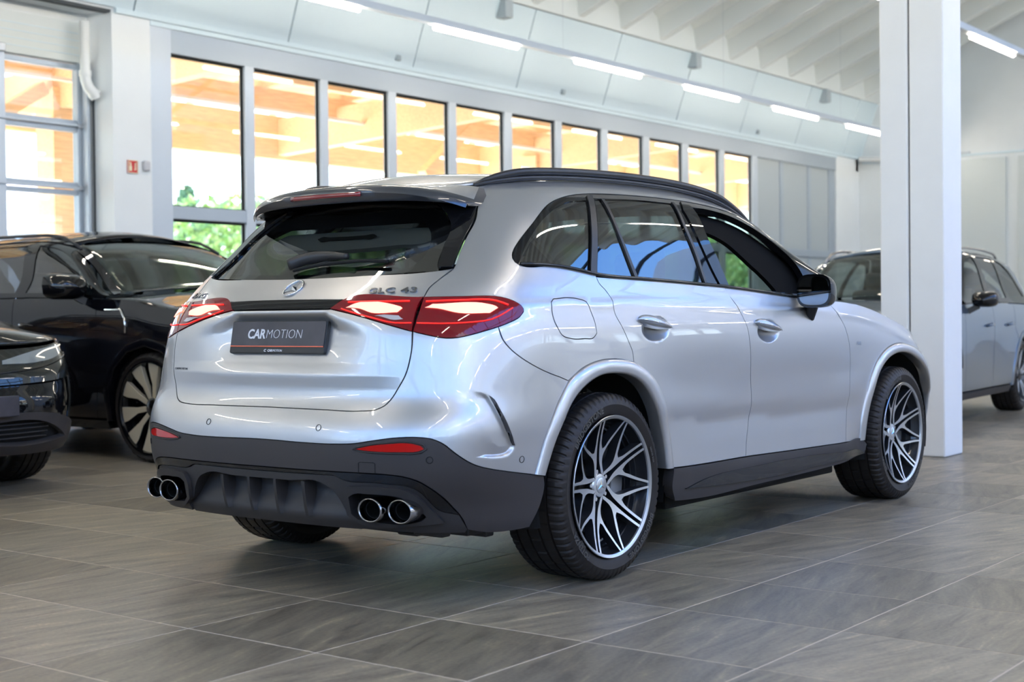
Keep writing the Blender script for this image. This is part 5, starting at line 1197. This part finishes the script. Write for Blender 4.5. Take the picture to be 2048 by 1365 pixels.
# black SUV, nose towards -Y
spb=dict(xt=1.90,xk=2.62,xB=1.45,xF=2.50,R=.395,rr=.335,ms=1.4,mir=(2.26,1.28),spokes=spokes_blade,lipm=BLACKGLOSS,archm=BLK,rc=.085,sillm=BLACKGLOSS,gm=glass('smoky_glass',(.10,.11,.11),1.55,.08),wsm=glass('windscreen_smoky',(.62,.68,.64),1.5,.03),
 frame=fr_+[(2.0,1.555),(2.35,1.50),(2.60,1.35),(2.58,1.09),(1.0,1.085)],
 win=[[(-.25,1.16),(-.12,1.32),(.10,1.47),(.45,1.50),(.50,1.14)],[(.62,1.13),(.60,1.50),(1.36,1.51),(1.44,1.12)],[(1.58,1.12),(1.52,1.51),(1.85,1.50),(2.12,1.44),(2.36,1.32),(2.44,1.12)]])
def front_black(B,root,sF):
    for sd in (1,-1):
        panel(B,'headlight',[(sF+.2,.93),(sF+.6,.93),(sF+.62,.86),(sF+.2,.87)],mat('headlight_glass',(.35,.38,.40),.1,0,1),root,off=.004,side=sd,sp=.05)
    panel(B,'front_bumper',[(sF+.22,.3),(sF+.22,1.06),(sF+.99,1.06),(sF+.99,.3)],BLK,root,both=True,sp=.06,rs=.05)
    mb=MB();mb.box(3.10+.93,3.10+.99,-.38,.38,.55,.98);mb.build('grille',BLACKGLOSS,root,bevel=.03)
bk,BB=suv('black_car','large glossy black sport utility car with bronze bladed wheel, left of the silver car',(2.88,7.35,0),-pi/2,3.1,1.05,.97,1.0,1.20,1.665,BLK,GOLD,spb,front=front_black)
# chrome fender strip of the black car
for L in ([(2.62,1.10),(2.80,1.10),(2.86,1.03),(2.88,.93)],):
    P_=[]
    for x,z in L: S_,v_=BB.fl(np.array([x]),np.array([z]));q,n=BB.surf(S_,v_,.004);P_.append(tuple(q[0]))
    mb=MB();mb.tube(P_,.008,6);mb.build('fender_strip',CHROME,bk,True)
# dark green car at the left edge, nose towards -Y
spg=dict(xt=1.55,xk=2.35,xB=1.35,xF=2.25,R=.35,rr=.25,mir=(1.85,1.12),spokes=spokes_plain,lipm=RIMD,rc=.06,hc=.10,
 frame=fr_[:-1]+[(1.4,1.56),(1.8,1.52),(2.2,1.42),(2.35,1.2),(2.35,1.09),(1.0,1.085)],
 win=[[(-.25,1.16),(-.12,1.32),(.10,1.47),(.45,1.50),(.50,1.14)],[(.62,1.13),(.60,1.50),(1.28,1.49),(1.34,1.12)],[(1.48,1.12),(1.42,1.49),(1.7,1.47),(2.0,1.36),(2.2,1.12)]])
def front_green(B,root,sF):
    HL=mat('headlight_clear',(.30,.33,.33),.06,.3,1,.01);DRL=mat('lamp_ring',(.8,.8,.75),.3,emit=(1,.9,.7),es=.8)
    for sd in (1,-1):
        h=panel(B,'headlight',[(sF+.16,1.055),(sF+.42,1.04),(sF+.70,.985),(sF+.72,.955),(sF+.50,.95),(sF+.28,.985)],HL,root,off=.005,side=sd,sp=.04,rs=.03)
        mb=MB();mb.tube(bpath(B,[(sF+.22,1.035),(sF+.40,1.02),(sF+.46,.995),(sF+.42,.975)],.009,sd),.004,6);mb.build('lamp_ring',DRL,h,True)
        mb=MB();mb.tube(bpath(B,[(sF+.10,.965),(sF+.24,.955),(sF+.50,.91),(sF+.80,.88)],.002,sd),.006,6);mb.build('body_crease',BLACKGLOSS,root,True)
        panel(B,'upper_bumper',[(sF+.22,.78),(sF+.22,1.06),(sF+.99,1.06),(sF+.99,.76)],GRN,root,side=sd,sp=.05,rs=.05)
        panel(B,'side_intake',[(sF+.225,.36),(sF+.20,.78),(sF+.45,.76),(sF+.52,.50),(sF+.36,.40)],BLACKGLOSS,root,off=-.02,side=sd,sp=.05,rs=.05,th=.02)
        panel(B,'lower_trim',[(sF+.10,.31),(sF+.22,.39),(sF+.45,.48),(sF+.99,.50),(sF+.99,.45),(sF+.52,.43),(sF+.36,.335),(sF+.52,.31),(sF+.99,.33),(sF+.99,.26),(sF+.40,.245),(sF+.15,.26)],PLASTIC,root,off=.012,side=sd,sp=.05,rs=.04,th=.04)
    panel(B,'front_grille',[(sF+.45,.76),(sF+.99,.75),(sF+.99,.48),(sF+.52,.48)],BLACKGLOSS,root,off=-.004,both=True,sp=.05,rs=.05)
    panel(B,'lower_intake',[(sF+.36,.34),(sF+.52,.44),(sF+.99,.46),(sF+.99,.30),(sF+.52,.29)],VOIDM,root,off=-.03,both=True,sp=.05,rs=.05)
    for v in (.345,.375,.405,.432):
        mb=MB();mb.tube(bpath(B,[(sF+.5,v),(sF+.98,v)],-.012,1),.004,6);mb.build('intake_slat',PLASTIC2,root,True);mb=MB();mb.tube(bpath(B,[(sF+.5,v),(sF+.98,v)],-.012,-1),.004,6);mb.build('intake_slat',PLASTIC2,root,True)
    mb=MB();x=2.78+.86+.035;mb.box(x,x+.02,-.26,.26,.475,.595);mb.build('number_plate',mat('plate_face'),root,bevel=.006)
gc,GB_=suv('dark_green_car','dark green-black car at the left edge showing its headlight and bumper corner',(-0.04,6.98,0),-pi/2,2.78,.95,.86,.925,1.05,1.45,GRN,RIMD,spg,front=front_green)
# blue-grey SUV on the right, nose towards the camera
spx=dict(xt=1.50,xk=2.25,xB=1.18,xF=2.18,R=.365,rr=.27,mir=(1.95,1.13),spokes=spokes_plain,lipm=RIMD,rc=.06,railm=DCHROME,framem=BLACKGLOSS,gm=glass('grey_glass',(.42,.47,.46),1.5,.06),wsm=glass('windscreen_grey',(.75,.82,.80),1.5,.02),
 frame=fr_+[(1.75,1.54),(2.0,1.47),(2.2,1.3),(2.2,1.09),(1.0,1.085)],
 win=[[(-.25,1.16),(-.12,1.32),(.10,1.47),(.33,1.50),(.42,1.14)],[(.52,1.13),(.42,1.50),(1.02,1.51),(1.15,1.12)],[(1.27,1.12),(1.15,1.51),(1.5,1.50),(1.78,1.43),(2.0,1.30),(2.12,1.12)]])
def front_blue(B,root,sF):
    for sd in (1,-1): panel(B,'headlight',[(sF+.1,.93),(sF+.6,.93),(sF+.62,.84),(sF+.1,.86)],mat('headlight_glass',(.35,.38,.40),.1,0,1),root,off=.004,side=sd,sp=.05)
    panel(B,'front_bumper',[(sF+.22,.3),(sF+.22,1.06),(sF+.99,1.06),(sF+.99,.3)],BLU,root,both=True,sp=.06,rs=.05)
    mb=MB();mb.box(2.86+.80,2.86+.87,-.30,.30,.45,.90);mb.build('grille',BLACKGLOSS,root,bevel=.03)
xc,XB=suv('blue_grey_car','blue-grey sport utility car facing the camera behind the white column',(10.07,1.60,0),radians(184.7),2.86,.98,.85,.93,1.10,1.60,BLU,MACH,spx,front=front_blue)
for sd in (1,-1):
    P_=bpath(XB,[(float(XB.fl(np.array([x]),np.array([z]))[0][0]),float(XB.fl(np.array([x]),np.array([z]))[1][0])) for x,z in ((2.42,.74),(2.36,.52))],.002,sd)
    mb=MB();mb.tube(P_,.007,6);mb.build('fender_vent',VOIDM,xc,True)
